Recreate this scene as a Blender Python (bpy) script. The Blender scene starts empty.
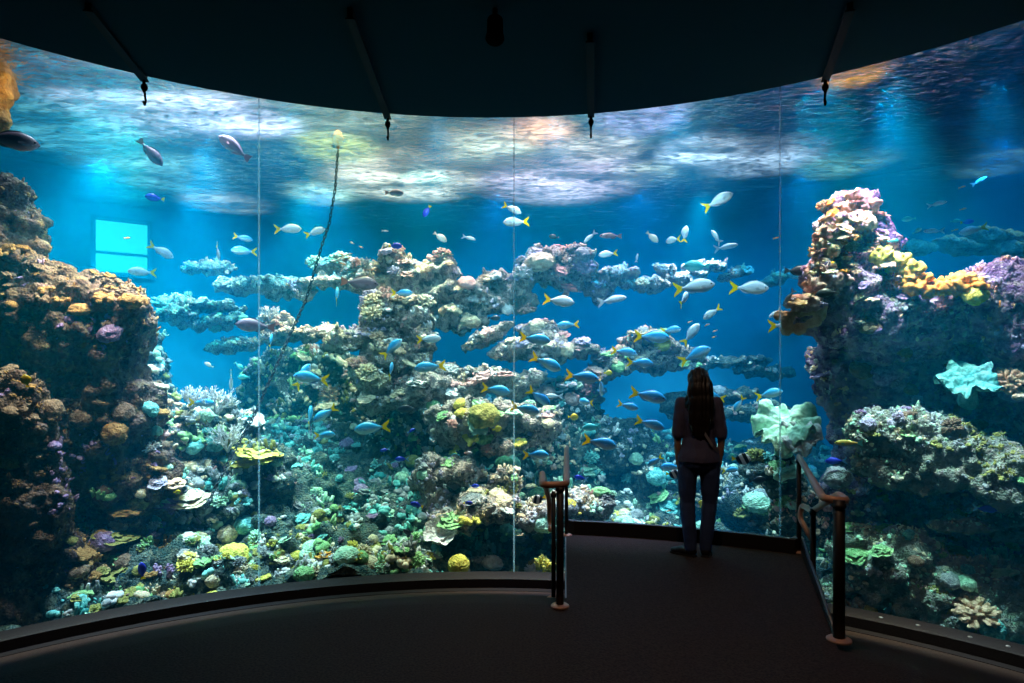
import bpy, bmesh, math, random
import numpy as np
from mathutils import Vector, Matrix, Quaternion
from mathutils.bvhtree import BVHTree

S = bpy.context.scene
COL = S.collection
PI = math.pi
# ------------------------------------------------------------------ camera
F = 640.0                      # focal length in pixels of the 1024 x 683 frame
HY = 376.0                     # picture row of the horizon
EYE = 1.6
cam = bpy.data.cameras.new('camera'); camo = bpy.data.objects.new('camera', cam); COL.objects.link(camo)
cam.sensor_width = 36.0; cam.lens = 36.0 * F / 1024; cam.shift_y = (HY - 341.5) / 1024
cam.clip_start = 0.05; cam.clip_end = 200
camo.location = (0, 0, EYE); camo.rotation_euler = (PI / 2, 0, 0)
S.camera = camo
# ------------------------------------------------------------------ world, exposure
w = bpy.data.worlds.new('world'); S.world = w; w.use_nodes = True
w.node_tree.nodes['Background'].inputs[0].default_value = (0.0, 0.0, 0.0, 1)
S.view_settings.view_transform = 'Standard'; S.view_settings.look = 'None'
S.view_settings.exposure = 0.68; S.view_settings.gamma = 1.0; S.view_settings.use_curve_mapping = False
S.cycles.volume_bounces = 0; S.cycles.max_bounces = 6; S.cycles.diffuse_bounces = 2
S.cycles.glossy_bounces = 3; S.cycles.transmission_bounces = 4; S.cycles.transparent_max_bounces = 12
S.cycles.sample_clamp_indirect = 4.0; S.cycles.caustics_reflective = False; S.cycles.caustics_refractive = False
S.cycles.use_denoising = True
# ------------------------------------------------------------------ placing
CX, CY, R = -0.25, 1.26, 6.04            # the round viewing room and its curved glass
GT, GB = 4.54, -0.65                     # glass top and bottom
SURF = 4.85                              # water level
RO = 13.2                                # far wall of the tank

def P(px, py, D): return Vector(((px - 512) / F * D, D, EYE + (HY - py) / F * D))
def glassD(px, rr=R):
    a = (px - 512) / F
    A = 1 + a * a; B = -2 * (a * CX + CY); Cc = CX * CX + CY * CY - rr * rr
    return (-B + math.sqrt(B * B - 4 * A * Cc)) / (2 * A)
# ------------------------------------------------------------------ lamps above the water, and added fill lights
LAMPS = []
def lamp(target, power, color=(1, 1, 1), angle=50, blend=1.0, h=8.2, off=(0, 0), size=0.12):
    l = bpy.data.lights.new('tank_and_fill_light', 'SPOT'); o = bpy.data.objects.new('tank_and_fill_light', l); COL.objects.link(o)
    l.energy = power; l.color = color; l.spot_size = math.radians(angle); l.spot_blend = blend; l.shadow_soft_size = size
    t = Vector(target); o.location = (t.x + off[0], t.y + off[1], h)
    o.rotation_euler = (t - o.location).to_track_quat('-Z', 'Y').to_euler()
    LAMPS.append(o); return o
KW = 1.0
WHITE = (0.86, 0.97, 1.0); CYAN = (0.35, 0.85, 1.0); WARM = (1.0, 0.82, 0.62); BLUE = (0.15, 0.5, 1.0); TEAL = (0.2, 0.95, 0.85); LILAC = (0.8, 0.75, 1.0)
lamp(P(400, 300, 10.5), 15000, (1.0, 0.73, 0.53), 42, h=9, off=(0.2, 0.4))
lamp(P(560, 320, 10.7), 13000, (1.0, 0.66, 0.76), 44, h=9, off=(0.0, 0.5))
lamp(P(300, 350, 9.9), 900, (1.0, 0.78, 0.58), 60, h=4.7, off=(0.1, -0.1))  # added underwater fill, like the next three; not an overhead tank lamp
lamp(P(205, 430, 8.5), 850, (0.75, 0.94, 1.0), 66, h=4.7, off=(0.1, -0.2))
lamp(P(200, 300, 11.0), 620, (0.7, 0.95, 1.0), 60, h=4.7, off=(0.3, -0.9))
lamp(P(690, 290, 11.3), 900, (1.0, 0.9, 0.95), 62, h=4.7, off=(0, -0.8))
lamp(P(645, 350, 10.2), 5500, (1.0, 1.0, 0.75), 20, h=9, off=(0, 0.3))
lamp(P(485, 460, 8.7), 9500, (1.0, 0.95, 0.70), 26, h=9, off=(0, 0.8))
lamp(P(330, 590, 7.4), 2600, (0.85, 1.0, 0.75), 34, h=9, off=(0, 0.9))
lamp(P(200, 590, 7.2), 2400, (0.9, 1.0, 0.8), 34, h=9, off=(0.3, 1.0))
lamp(P(620, 530, 7.8), 1200, TEAL, 36, h=9, off=(0, 1.0))
# unseen fill lights added underwater to brighten the cliffs and nearby coral
lamp(P(80, 285, 7.3), 820, (1.0, 0.64, 0.30), 62, h=4.6, off=(0.5, 0.3))
lamp(P(110, 480, 7.2), 200, (1.0, 0.78, 0.50), 48, h=4.6, off=(0.9, -0.2))
lamp(P(20, 470, 6.3), 260, (1.0, 0.62, 0.42), 60, h=4.5, off=(0.7, 0.1))
lamp(P(2, 90, 6.9), 12, (1.0, 0.62, 0.25), 60, h=4.7, off=(0.6, -0.1))
lamp(P(850, 225, 7.1), 440, (1.0, 0.66, 0.48), 66, h=4.7, off=(-0.55, 0.0))
lamp(P(935, 290, 6.9), 480, (1.0, 0.66, 0.58), 62, h=4.7, off=(-0.4, 0.35))
lamp(P(1010, 330, 6.5), 260, (0.86, 0.80, 1.0), 62, h=4.7, off=(-0.1, 0.1))
lamp(P(960, 440, 6.5), 620, (0.95, 0.9, 0.85), 52, h=4.6, off=(-0.9, -0.3))
lamp(P(925, 590, 6.3), 800, (0.65, 1.0, 0.8), 44, h=4.6, off=(-0.9, 0.0))
lamp(P(787, 430, 7.8), 520, (0.85, 1.0, 0.9), 26, h=4.6, off=(0.0, -0.6))
lamp(P(890, 380, 7.3), 300, (0.80, 0.5, 1.0), 60, h=4.6, off=(-0.5, -0.75))
lamp(P(90, 390, 7.0), 170, (1.0, 0.62, 0.42), 60, h=4.6, off=(0.5, -0.35))
# fish fill: unseen lights added along the glass head to brighten the fish
for ax_, e_, c_ in ((-0.62, 150, (0.7, 0.95, 1.0)), (-0.36, 160, (0.75, 0.95, 1.0)), (-0.1, 185, (0.75, 0.93, 1.0)), (0.12, 230, (0.7, 0.92, 1.0)), (0.34, 230, (0.65, 0.92, 1.0)), (0.56, 90, (0.7, 0.85, 1.0))):
    lamp((CX + 8.6 * math.sin(ax_), CY + 8.6 * math.cos(ax_), 1.4), e_, c_, 78, h=4.72, off=(-2.2 * math.sin(ax_), -2.2 * math.cos(ax_)))
# blue lights added in the water to brighten the far wall and haze
for ax_, e_, c_ in ((-0.95, 230, (0.04, 0.95, 0.95)), (-0.62, 380, (0.03, 0.9, 0.95)), (-0.3, 210, (0.02, 0.75, 1.0)), (0.0, 140, (0.02, 0.58, 1.0)), (0.25, 130, (0.02, 0.56, 1.0)), (0.5, 110, (0.02, 0.56, 1.0)), (0.75, 80, (0.02, 0.48, 1.0)), (1.0, 70, (0.02, 0.42, 0.9))):
    lamp((CX + 12.6 * math.sin(ax_), CY + 12.6 * math.cos(ax_), 1.0), e_ * 1.7, c_, 125, h=4.7, off=(-3.0 * math.sin(ax_), -3.0 * math.cos(ax_)))
# narrow coloured lights added to make bright patches on the water surface
for x_, y_, e_, c_, an_ in ((335, 150, 900, (0.95, 1.0, 0.30), 24), (540, 135, 1900, (1.0, 0.45, 0.25), 20), (598, 150, 1500, (1.0, 0.80, 0.70), 24), (425, 178, 1500, (0.6, 1.0, 0.72), 16), (235, 120, 1300, (0.75, 0.68, 1.0), 30),
                            (700, 152, 1500, (0.85, 0.9, 1.0), 24), (845, 165, 1300, (0.6, 1.0, 0.8), 26), (1000, 165, 1100, (0.6, 1.0, 0.7), 24), (852, 78, 900, (1.0, 0.42, 0.04), 13), (60, 130, 700, (0.3, 0.9, 0.9), 40), (150, 110, 900, (0.75, 0.85, 1.0), 44), (170, 175, 600, (0.45, 0.95, 0.9), 44), (230, 205, 1000, (1.0, 0.85, 0.75), 30), (320, 195, 1100, (0.9, 1.0, 0.75), 26), (760, 160, 900, (0.8, 0.85, 1.0), 34), (640, 120, 1100, (0.62, 0.55, 1.0), 24)):
    D_ = (4.85 - EYE) * F / (HY - y_); q_ = P(x_, y_, D_); lamp(q_, e_ * (6.5 if x_ < 800 or y_ < 100 else 2.0), c_, an_, h=8.4, off=(0.3, 0.5))
# the viewing room itself: one dim warm spotlight over the platform
rl = bpy.data.lights.new('room_lamp_light', 'SPOT'); ro = bpy.data.objects.new('room_lamp_light', rl); COL.objects.link(ro)
rl.energy = 100; rl.color = (1.0, 0.66, 0.44); rl.spot_size = math.radians(80); rl.spot_blend = 1.0; rl.shadow_soft_size = 0.05
ro.location = (0.7, 2.6, 5.6); ro.rotation_euler = (Vector((1.0, 5.0, 0)) - ro.location).to_track_quat('-Z', 'Y').to_euler()

# ------------------------------------------------------------------ helpers: objects
def tag(o, label=None, cat=None, group=None, kind=None):
    if label: o['label'] = label
    if cat: o['category'] = cat
    if group: o['group'] = group
    if kind: o['kind'] = kind
    return o
def link(name, me, mat=None, parent=None):
    o = bpy.data.objects.new(name, me); COL.objects.link(o)
    if mat is not None:
        for m in (mat if isinstance(mat, (list, tuple)) else [mat]): me.materials.append(m)
    if parent is not None: o.parent = parent
    return o
def empty(name, loc=(0, 0, 0), rz=0):
    o = bpy.data.objects.new(name, None); COL.objects.link(o); o.location = loc; o.rotation_euler = (0, 0, rz); return o
def mesh_np(name, V, Fc, smooth=True):
    me = bpy.data.meshes.new(name); me.from_pydata([tuple(v) for v in V], [], [tuple(f) for f in Fc]); me.update()
    if smooth: me.polygons.foreach_set('use_smooth', [True] * len(me.polygons))
    return me
class MB:
    def __init__(s): s.V = []; s.F = []; s.M = []
    def add(s, V, Fc, mi=0):
        b = len(s.V); s.V += [tuple(v) for v in V]; s.F += [tuple(i + b for i in f) for f in Fc]; s.M += [mi] * len(Fc)
    def box(s, c, d, rot=None, mi=0):
        x, y, z = [k / 2 for k in d]; V = [Vector(v) for v in ((-x,-y,-z),(x,-y,-z),(x,y,-z),(-x,y,-z),(-x,-y,z),(x,-y,z),(x,y,z),(-x,y,z))]
        if rot is not None: V = [rot @ v for v in V]
        s.add([v + Vector(c) for v in V], [(0,3,2,1),(4,5,6,7),(0,1,5,4),(1,2,6,5),(2,3,7,6),(3,0,4,7)], mi)
    def tube(s, pts, rad, n=8, mi=0, cap=True):
        pts = [Vector(p) for p in pts]; rads = rad if isinstance(rad, (list, tuple)) else [rad] * len(pts)
        V = []; Fc = []; up = Vector((0, 0, 1)); prev = None
        for i, p in enumerate(pts):
            t = (pts[min(i + 1, len(pts) - 1)] - pts[max(i - 1, 0)]); t = t.normalized() if t.length > 1e-9 else Vector((0, 0, 1))
            if prev is None:
                a = t.cross(up); a = a if a.length > 0.05 else t.cross(Vector((1, 0, 0))); a.normalize()
            else:
                a = prev - t * prev.dot(t); a = a.normalized() if a.length > 1e-6 else prev
            prev = a; b = t.cross(a)
            for k in range(n):
                th = 2 * PI * k / n; V.append(p + (a * math.cos(th) + b * math.sin(th)) * rads[i])
        for i in range(len(pts) - 1):
            for k in range(n): Fc.append((i*n+k, i*n+(k+1)%n, (i+1)*n+(k+1)%n, (i+1)*n+k))
        if cap: Fc.append(tuple(range(n - 1, -1, -1))); Fc.append(tuple((len(pts)-1)*n + k for k in range(n)))
        s.add(V, Fc, mi)
    def lathe(s, prof, c=(0, 0, 0), n=24, mi=0, rot=None):
        V = []; Fc = []
        for r, z in prof:
            for k in range(n):
                v = Vector((r * math.cos(2*PI*k/n), r * math.sin(2*PI*k/n), z)); V.append((rot @ v if rot else v) + Vector(c))
        for i in range(len(prof) - 1):
            for k in range(n): Fc.append((i*n+k, i*n+(k+1)%n, (i+1)*n+(k+1)%n, (i+1)*n+k))
        Fc.append(tuple(range(n - 1, -1, -1))); Fc.append(tuple((len(prof)-1)*n + k for k in range(n)))
        s.add(V, Fc, mi)
    def loft(s, secs, n=20, mi=0, cap=True):     # secs: (centre, rx, ry[, tilt]) horizontal ellipses
        V = []; Fc = []
        for sec in secs:
            c, rx, ry = sec[:3]
            for k in range(n):
                th = 2*PI*k/n; V.append(Vector(c) + Vector((rx * math.cos(th), ry * math.sin(th), 0)))
        for i in range(len(secs) - 1):
            for k in range(n): Fc.append((i*n+k, i*n+(k+1)%n, (i+1)*n+(k+1)%n, (i+1)*n+k))
        if cap: Fc.append(tuple(range(n-1, -1, -1))); Fc.append(tuple((len(secs)-1)*n + k for k in range(n)))
        s.add(V, Fc, mi)
    def ball(s, c, r, rot=None, n=16, m=10, mi=0):
        r = Vector(r) if not isinstance(r, (int, float)) else Vector((r, r, r)); V = []; Fc = []
        V.append(Vector((0, 0, -r.z)))
        for i in range(1, m):
            a = -PI/2 + PI * i / m
            for k in range(n): V.append(Vector((r.x*math.cos(a)*math.cos(2*PI*k/n), r.y*math.cos(a)*math.sin(2*PI*k/n), r.z*math.sin(a))))
        V.append(Vector((0, 0, r.z))); L = len(V) - 1
        for k in range(n): Fc.append((0, 1+(k+1)%n, 1+k)); Fc.append((L, 1+(m-2)*n+k, 1+(m-2)*n+(k+1)%n))
        for i in range(m - 2):
            for k in range(n): Fc.append((1+i*n+k, 1+i*n+(k+1)%n, 1+(i+1)*n+(k+1)%n, 1+(i+1)*n+k))
        s.add([(rot @ v if rot else v) + Vector(c) for v in V], Fc, mi)
    def mesh(s, name, smooth=True):
        me = bpy.data.meshes.new(name); me.from_pydata(s.V, [], s.F); me.update()
        me.polygons.foreach_set('material_index', s.M)
        if smooth: me.polygons.foreach_set('use_smooth', [True] * len(me.polygons))
        return me
    def build(s, name, mat, parent=None, smooth=True): return link(name, s.mesh(name, smooth), mat, parent)
def autosmooth(me, deg=35):
    bm = bmesh.new(); bm.from_mesh(me); lim = math.radians(deg)
    for e in bm.edges:
        if len(e.link_faces) == 2 and e.calc_face_angle(0) > lim: e.smooth = False
    bm.to_mesh(me); bm.free()
def remesh(mb_or_me, voxel, name='remeshed', smooth_it=0):
    me = mb_or_me.mesh('tmp') if isinstance(mb_or_me, MB) else mb_or_me
    o = bpy.data.objects.new('tmp', me); COL.objects.link(o)
    m = o.modifiers.new('r', 'REMESH'); m.mode = 'VOXEL'; m.voxel_size = voxel; m.use_smooth_shade = True
    if smooth_it:
        k = o.modifiers.new('s', 'SMOOTH'); k.iterations = smooth_it; k.factor = 0.5
    dg = bpy.context.evaluated_depsgraph_get(); out = bpy.data.meshes.new_from_object(o.evaluated_get(dg), depsgraph=dg)
    bpy.data.objects.remove(o); out.name = name
    return out
# ------------------------------------------------------------------ helpers: noise on arrays
def _h(ix, iy, iz, seed):
    h = (ix.astype(np.int64) * 374761393 + iy.astype(np.int64) * 668265263 + iz.astype(np.int64) * 2147483647 + seed * 974634777) & 0xffffffff
    h = ((h ^ (h >> 13)) * 1274126177) & 0xffffffff; h = ((h ^ (h >> 16)) * 2246822519) & 0xffffffff; h ^= h >> 15
    return (h & 0xffffff) / float(0xffffff)
def vnoise(p, f, seed=0):
    q = p * f; i = np.floor(q); t = q - i; t = t * t * (3 - 2 * t); i = i.astype(np.int64); r = 0
    for a in (0, 1):
        wa = t[:, 0] if a else 1 - t[:, 0]
        for b in (0, 1):
            wb = t[:, 1] if b else 1 - t[:, 1]
            for c in (0, 1):
                wc = t[:, 2] if c else 1 - t[:, 2]
                r = r + wa * wb * wc * _h(i[:, 0] + a, i[:, 1] + b, i[:, 2] + c, seed)
    return r * 2 - 1
def fbm(p, f, o=4, seed=0, g=0.5, ridge=False):
    s = 0; a = 1; n = 0
    for k in range(o):
        v = vnoise(p + k * 17.3, f * 2 ** k, seed + k)
        if ridge: v = 1 - 2 * np.abs(v)
        s = s + a * v; n += a; a *= g
    return s / n
def worley(p, f, seed=0):
    q = p * f; i = np.floor(q).astype(np.int64); best = np.full(len(p), 9.0)
    for a in (-1, 0, 1):
        for b in (-1, 0, 1):
            for c in (-1, 0, 1):
                j = i + np.array([a, b, c])
                d = 0
                for k in range(3): d = d + (j[:, k] + _h(j[:, 0], j[:, 1], j[:, 2], seed + 31 * k) - q[:, k]) ** 2
                best = np.minimum(best, d)
    return np.sqrt(best)
def vget(me):
    V = np.empty(len(me.vertices) * 3); me.vertices.foreach_get('co', V); return V.reshape(-1, 3)
def nget(me):
    V = np.empty(len(me.vertices) * 3); me.vertex_normals.foreach_get('vector', V); return V.reshape(-1, 3)
def vset(me, V): me.vertices.foreach_set('co', V.astype(np.float32).ravel()); me.update()
def crust(me, seed, big=0.22, fb=0.9, mid=0.10, fm=3.2, fine=0.04, ff=10, strata=0.0):
    V = vget(me); N = nget(me)
    d = big * (0.6 * fbm(V, fb, 3, seed) + 0.5 * fbm(V, fb * 1.7, 3, seed + 9, ridge=True))
    warp = np.stack([vnoise(V, 1.3, seed + 61), vnoise(V, 1.3, seed + 62), vnoise(V, 1.3, seed + 63)], 1)
    if strata:
        zz = V[:, 2] + 0.25 * vnoise(V, 1.0, seed + 5)
        d = d + strata * np.sin(zz * 11 + 3 * vnoise(V, 0.8, seed + 6))
    d = d - d.mean() * 0.9
    vset(me, V + N * d[:, None]); V = vget(me); N = nget(me)
    d = mid * (0.75 - worley(V + 0.15 * warp, fm, seed + 3)) * 1.5 + mid * 0.6 * fbm(V, fm * 1.6, 3, seed + 4)
    d = d - d.mean() * 0.9
    vset(me, V + N * d[:, None]); V = vget(me); N = nget(me)
    d = fine * (0.7 - worley(V + 0.06 * warp, ff * 0.75, seed + 7)) * 1.9 + fine * 1.3 * fbm(V, ff * 0.9, 3, seed + 8, ridge=True) - fine * 1.2 * np.clip(fbm(V, fm * 1.3, 3, seed + 14) - 0.1, 0, 1) * 3
    d = d - d.mean() * 0.9
    vset(me, V + N * d[:, None])
# ------------------------------------------------------------------ materials
def mat(name):
    m = bpy.data.materials.new(name); m.use_nodes = True; nt = m.node_tree; b = nt.nodes['Principled BSDF']; return m, nt, b
def simple(name, col, rough=0.6, metal=0.0, bump=0.0, bs=40, var=0.0, spec=0.5):
    m, nt, b = mat(name); b.inputs['Base Color'].default_value = (*col, 1); b.inputs['Roughness'].default_value = rough
    b.inputs['Metallic'].default_value = metal; b.inputs['Specular IOR Level'].default_value = spec
    if bump or var:
        tc = nt.nodes.new('ShaderNodeTexCoord'); n = nt.nodes.new('ShaderNodeTexNoise'); n.inputs['Scale'].default_value = bs; n.inputs['Detail'].default_value = 4
        nt.links.new(tc.outputs['Object'], n.inputs['Vector'])
        if bump:
            bp = nt.nodes.new('ShaderNodeBump'); bp.inputs['Strength'].default_value = bump; bp.inputs['Distance'].default_value = 0.01
            nt.links.new(n.outputs['Fac'], bp.inputs['Height']); nt.links.new(bp.outputs['Normal'], b.inputs['Normal'])
        if var:
            r = nt.nodes.new('ShaderNodeValToRGB'); r.color_ramp.elements[0].position = 0.35; r.color_ramp.elements[1].position = 0.65
            r.color_ramp.elements[0].color = (*[c * (1 - var) for c in col], 1); r.color_ramp.elements[1].color = (*[min(1, c * (1 + var)) for c in col], 1)
            nt.links.new(n.outputs['Fac'], r.inputs['Fac']); nt.links.new(r.outputs['Color'], b.inputs['Base Color'])
    return m
def ramp(nt, pts, fac):
    r = nt.nodes.new('ShaderNodeValToRGB'); e = r.color_ramp.elements
    while len(e) < len(pts): e.new(0.5)
    for k, (p, c) in enumerate(pts): e[k].position = p; e[k].color = (*c, 1)
    nt.links.new(fac, r.inputs['Fac']); return r.outputs['Color']
def rockmat(name, cols, spots, scale=1.0, bump=0.5, crustc=None, topgrow=0.5):
    """cols: four base colours; spots: encrusting patch colours; crustc: pale growth in irregular patches"""
    m, nt, b = mat(name); N = nt.nodes; L = nt.links
    tc = N.new('ShaderNodeTexCoord'); v = tc.outputs['Object']
    n1 = N.new('ShaderNodeTexNoise'); n1.inputs['Scale'].default_value = 2.2 * scale; n1.inputs['Detail'].default_value = 9; n1.inputs['Roughness'].default_value = 0.7; L.new(v, n1.inputs['Vector'])
    c1 = ramp(nt, [(0.30, cols[0]), (0.44, cols[1]), (0.54, cols[2]), (0.68, cols[3])], n1.outputs['Fac'])
    vo = N.new('ShaderNodeTexVoronoi'); vo.inputs['Scale'].default_value = 7 * scale; L.new(v, vo.inputs['Vector'])
    sp = ramp(nt, [(k / max(1, len(spots) - 1), c) for k, c in enumerate(spots)], vo.outputs['Color'])
    n2 = N.new('ShaderNodeTexNoise'); n2.inputs['Scale'].default_value = 4.5 * scale; n2.inputs['Detail'].default_value = 6; n2.inputs['Roughness'].default_value = 0.75
    mp = N.new('ShaderNodeMapping'); mp.inputs['Location'].default_value = (5.2, 1.7, 8.1); L.new(v, mp.inputs['Vector']); L.new(mp.outputs['Vector'], n2.inputs['Vector'])
    f2 = ramp(nt, [(0.50, (0, 0, 0)), (0.60, (1, 1, 1))], n2.outputs['Fac'])
    mx = N.new('ShaderNodeMix'); mx.data_type = 'RGBA'; L.new(f2, mx.inputs[0]); L.new(c1, mx.inputs[6]); L.new(sp, mx.inputs[7])
    out = mx.outputs[2]
    if crustc:
        n3 = N.new('ShaderNodeTexNoise'); n3.inputs['Scale'].default_value = 5 * scale; n3.inputs['Detail'].default_value = 7; n3.inputs['Roughness'].default_value = 0.7; L.new(v, n3.inputs['Vector'])
        f3 = ramp(nt, [(0.46, (0, 0, 0)), (0.56, (topgrow,) * 3)], n3.outputs['Fac'])
        n4 = N.new('ShaderNodeTexNoise'); n4.inputs['Scale'].default_value = 3 * scale; L.new(v, n4.inputs['Vector'])
        cc = ramp(nt, [(0.35 + 0.3 * k / max(1, len(crustc) - 1), c) for k, c in enumerate(crustc)], n4.outputs['Fac'])
        m2 = N.new('ShaderNodeMix'); m2.data_type = 'RGBA'; L.new(f3, m2.inputs[0]); L.new(out, m2.inputs[6]); L.new(cc, m2.inputs[7]); out = m2.outputs[2]
    L.new(out, b.inputs['Base Color']); b.inputs['Roughness'].default_value = 0.95; b.inputs['Specular IOR Level'].default_value = 0.1
    nb = N.new('ShaderNodeTexNoise'); nb.inputs['Scale'].default_value = 30 * scale; nb.inputs['Detail'].default_value = 5; nb.inputs['Roughness'].default_value = 0.7; L.new(v, nb.inputs['Vector'])
    vb = N.new('ShaderNodeTexVoronoi'); vb.inputs['Scale'].default_value = 22 * scale; L.new(v, vb.inputs['Vector'])
    ad = N.new('ShaderNodeMath'); ad.operation = 'SUBTRACT'; L.new(nb.outputs['Fac'], ad.inputs[0]); L.new(vb.outputs['Distance'], ad.inputs[1])
    bp = N.new('ShaderNodeBump'); bp.inputs['Strength'].default_value = bump; bp.inputs['Distance'].default_value = 0.05; L.new(ad.outputs[0], bp.inputs['Height']); L.new(bp.outputs['Normal'], b.inputs['Normal'])
    return m
# ================================================================== THE VIEWING ROOM
M_floor = simple('dark_carpet', (0.046, 0.027, 0.021), 0.75, bump=0.6, bs=70, var=0.45, spec=0.2)
M_plat = simple('platform_rubber', (0.060, 0.047, 0.045), 0.55, bump=0.45, bs=160, var=0.3, spec=0.5)
M_kerb = simple('kerb_paint', (0.010, 0.006, 0.007), 0.6, bump=0.3, bs=60, var=0.2, spec=0.2)
M_curb = simple('curb_black', (0.012, 0.010, 0.010), 0.5, bump=0.1)
M_edge = simple('edge_metal', (0.30, 0.27, 0.26), 0.4, 0.7)
M_ceil = simple('ceiling_paint', (0.010, 0.030, 0.042), 0.95, spec=0.0)
M_beam = simple('beam_paint', (0.008, 0.01, 0.012), 0.8, spec=0.1)
M_black = simple('black_void_paint', (0.003, 0.003, 0.003), 0.95, spec=0.0)
M_post = simple('post_steel', (0.035, 0.03, 0.03), 0.5, 0.5, bump=0.1, bs=90)
M_rail = simple('handrail_bronze', (0.66, 0.36, 0.25), 0.42, 0.25, bump=0.12, bs=120)
M_stud = simple('stud_steel', (0.7, 0.68, 0.66), 0.3, 0.8)

def ring(name, prof, a0, a1, n, mt, smooth=True, closed=False, kind='structure'):
    """sweep a profile of (r, z) round the room centre; angles from the +Y axis"""
    V = []; Fc = []; m = len(prof)
    for i in range(n + 1):
        a = a0 + (a1 - a0) * i / n
        for r, z in prof: V.append((CX + r * math.sin(a), CY + r * math.cos(a), z))
    mm = m if closed else m - 1
    for i in range(n):
        for j in range(mm): Fc.append((i*m+j, (i+1)*m+j, (i+1)*m+(j+1)%m, i*m+(j+1)%m))
    if closed: Fc.append(tuple(range(m))); Fc.append(tuple(n*m + k for k in range(m - 1, -1, -1)))
    me = mesh_np(name, V, Fc, smooth); autosmooth(me, 30)
    o = link(name, me, mt); tag(o, kind=kind); return o
def fz(r): 
    t = min(1, max(0, (r - 3.25) / (5.78 - 3.25))); return -0.76 * (0.85 * t + 0.15 * t * t * (3 - 2 * t))
A1 = math.radians(112)
prof = [(0.001, 0), (1.5, 0), (3.0, 0), (3.25, 0)] + [(3.25 + k * 0.25, fz(3.25 + k * 0.25)) for k in range(1, 11)] + [(5.80, fz(5.8)), (6.3, fz(5.8))]
ring('floor', [(r, z - 0.001) for r, z in prof], -PI, PI, 128, M_floor)
ring('trim_1', [(5.70, -0.80), (5.70, -0.735), (5.78, -0.73), (5.80, -0.64), (5.84, -0.625), (6.03, -0.625), (6.03, -0.85)], -A1, A1, 160, M_kerb, closed=True)
# ceiling band over the glass, its inner lip, the dark void above
ring('ceiling', [(3.75, 5.7), (3.75, 4.66), (3.80, 4.62), (4.2, 4.60), (6.035, 4.545), (6.035, 4.9), (4.0, 4.9), (4.0, 5.7)], -PI, PI, 128, M_ceil, closed=False)
ring('ceiling', [(0.001, 6.6), (4.6, 6.6)], -PI, PI, 64, M_black)
ring('wall_back', [(6.1, -0.8), (6.1, 4.6)], A1, 2 * PI - A1, 80, M_black)
# radial roof ribs with little hanging brackets at the glass
def rib(px1, py1, px2, py2, which):
    def onz(px, py, z): D = (z - EYE) * F / (HY - py); return P(px, py, D)
    a = onz(px1, py1, 4.55); b = onz(px2, py2, 4.60)
    root = empty('roof_rib', a); d = (b - a); L = d.length; rz = math.atan2(d.y, d.x); root.rotation_euler = (0, 0, rz)
    tag(root, which, 'beam', 'roof ribs over the tank window')
    m = MB(); m.box((L * 0.5, 0, 0.03), (L, 0.045, 0.12)); m.box((L * 0.5, 0, -0.035), (L, 0.075, 0.012)); me = m.build('rib_beam', M_beam, root, False)
    h = MB(); h.tube([(0.03, 0, -0.03), (0.02, 0, -0.15)], 0.016); h.tube([(0.02, 0, -0.13), (-0.02, 0, -0.22), (0.01, 0, -0.27), (0.05, 0, -0.25)], 0.011)
    h.ball((0.02, 0, -0.10), (0.032, 0.032, 0.04)); h.build('hanging_bracket', M_black, root)
    return root
rib(145, 78, 88, 0, 'dark ceiling rib ending above the brown cliff, its bracket over the mauve fish')
rib(388, 116, 350, 8, 'dark ceiling rib ending just beyond the lit float of the hanging chain')
rib(591, 114, 590, 32, 'dark ceiling rib running straight towards the glass over the open blue water')
rib(825, 78, 850, 0, 'dark ceiling rib ending beside the orange glow on the water surface')
# ceiling spotlight fixture
sp = empty('ceiling_spotlight', P(495, 8, 5.25)); tag(sp, 'small black spotlight hanging from the dark ceiling lip above the middle of the window', 'spotlight')
m = MB(); m.tube([(0, 0, 0.35), (0, 0, -0.06)], 0.02); m.build('stem', M_black, sp)
m = MB(); rt = Matrix.Rotation(math.radians(160), 3, 'X'); m.lathe([(0.045, -0.10), (0.065, -0.09), (0.068, 0.08), (0.075, 0.085), (0.075, 0.11), (0.06, 0.11)], (0, 0.0, -0.17), 20, rot=rt); m.build('housing', M_black, sp)
m = MB(); m.lathe([(0.074, 0.10), (0.078, 0.105), (0.074, 0.113)], (0, 0, -0.17), 20, rot=rt); m.build('front_ring', M_black, sp)

# ------------------------------------------------------------------ platform
def edge_l(y): return 0.0828 * y
def edge_r(y): return 1.94 + (y - 3.85) * (2.62 - 1.94) / (5.82 - 3.85)
RP = 5.27
def circ(x, rr): return CY + math.sqrt(rr * rr - (x - CX) ** 2)
pl = []; nx = 24
yl = 6.52; 
top = [(edge_l(3.0), 3.0), (edge_l(yl), yl)]
for k in range(1, nx):
    x = edge_l(yl) + (2.62 - edge_l(yl)) * k / nx; top.append((x, circ(x, RP)))
top += [(2.62, 5.82), (edge_r(3.0), 3.0)]
V = [(x, y, 0.004) for x, y in top] + [(x, y, -0.95) for x, y in top]; n = len(top)
Fc = [tuple(range(n - 1, -1, -1)), tuple(range(n, 2 * n))] + [(i, (i+1) % n, n + (i+1) % n, n + i) for i in range(n)]
me = mesh_np('platform', V, Fc, False); bmx = bmesh.new(); bmx.from_mesh(me); bmesh.ops.recalc_face_normals(bmx, faces=bmx.faces); bmx.to_mesh(me); bmx.free()
pf = link('viewing_platform', me, M_floor); tag(pf, 'dark rubber-topped raised viewing platform the person stands on', 'platform')
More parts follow.
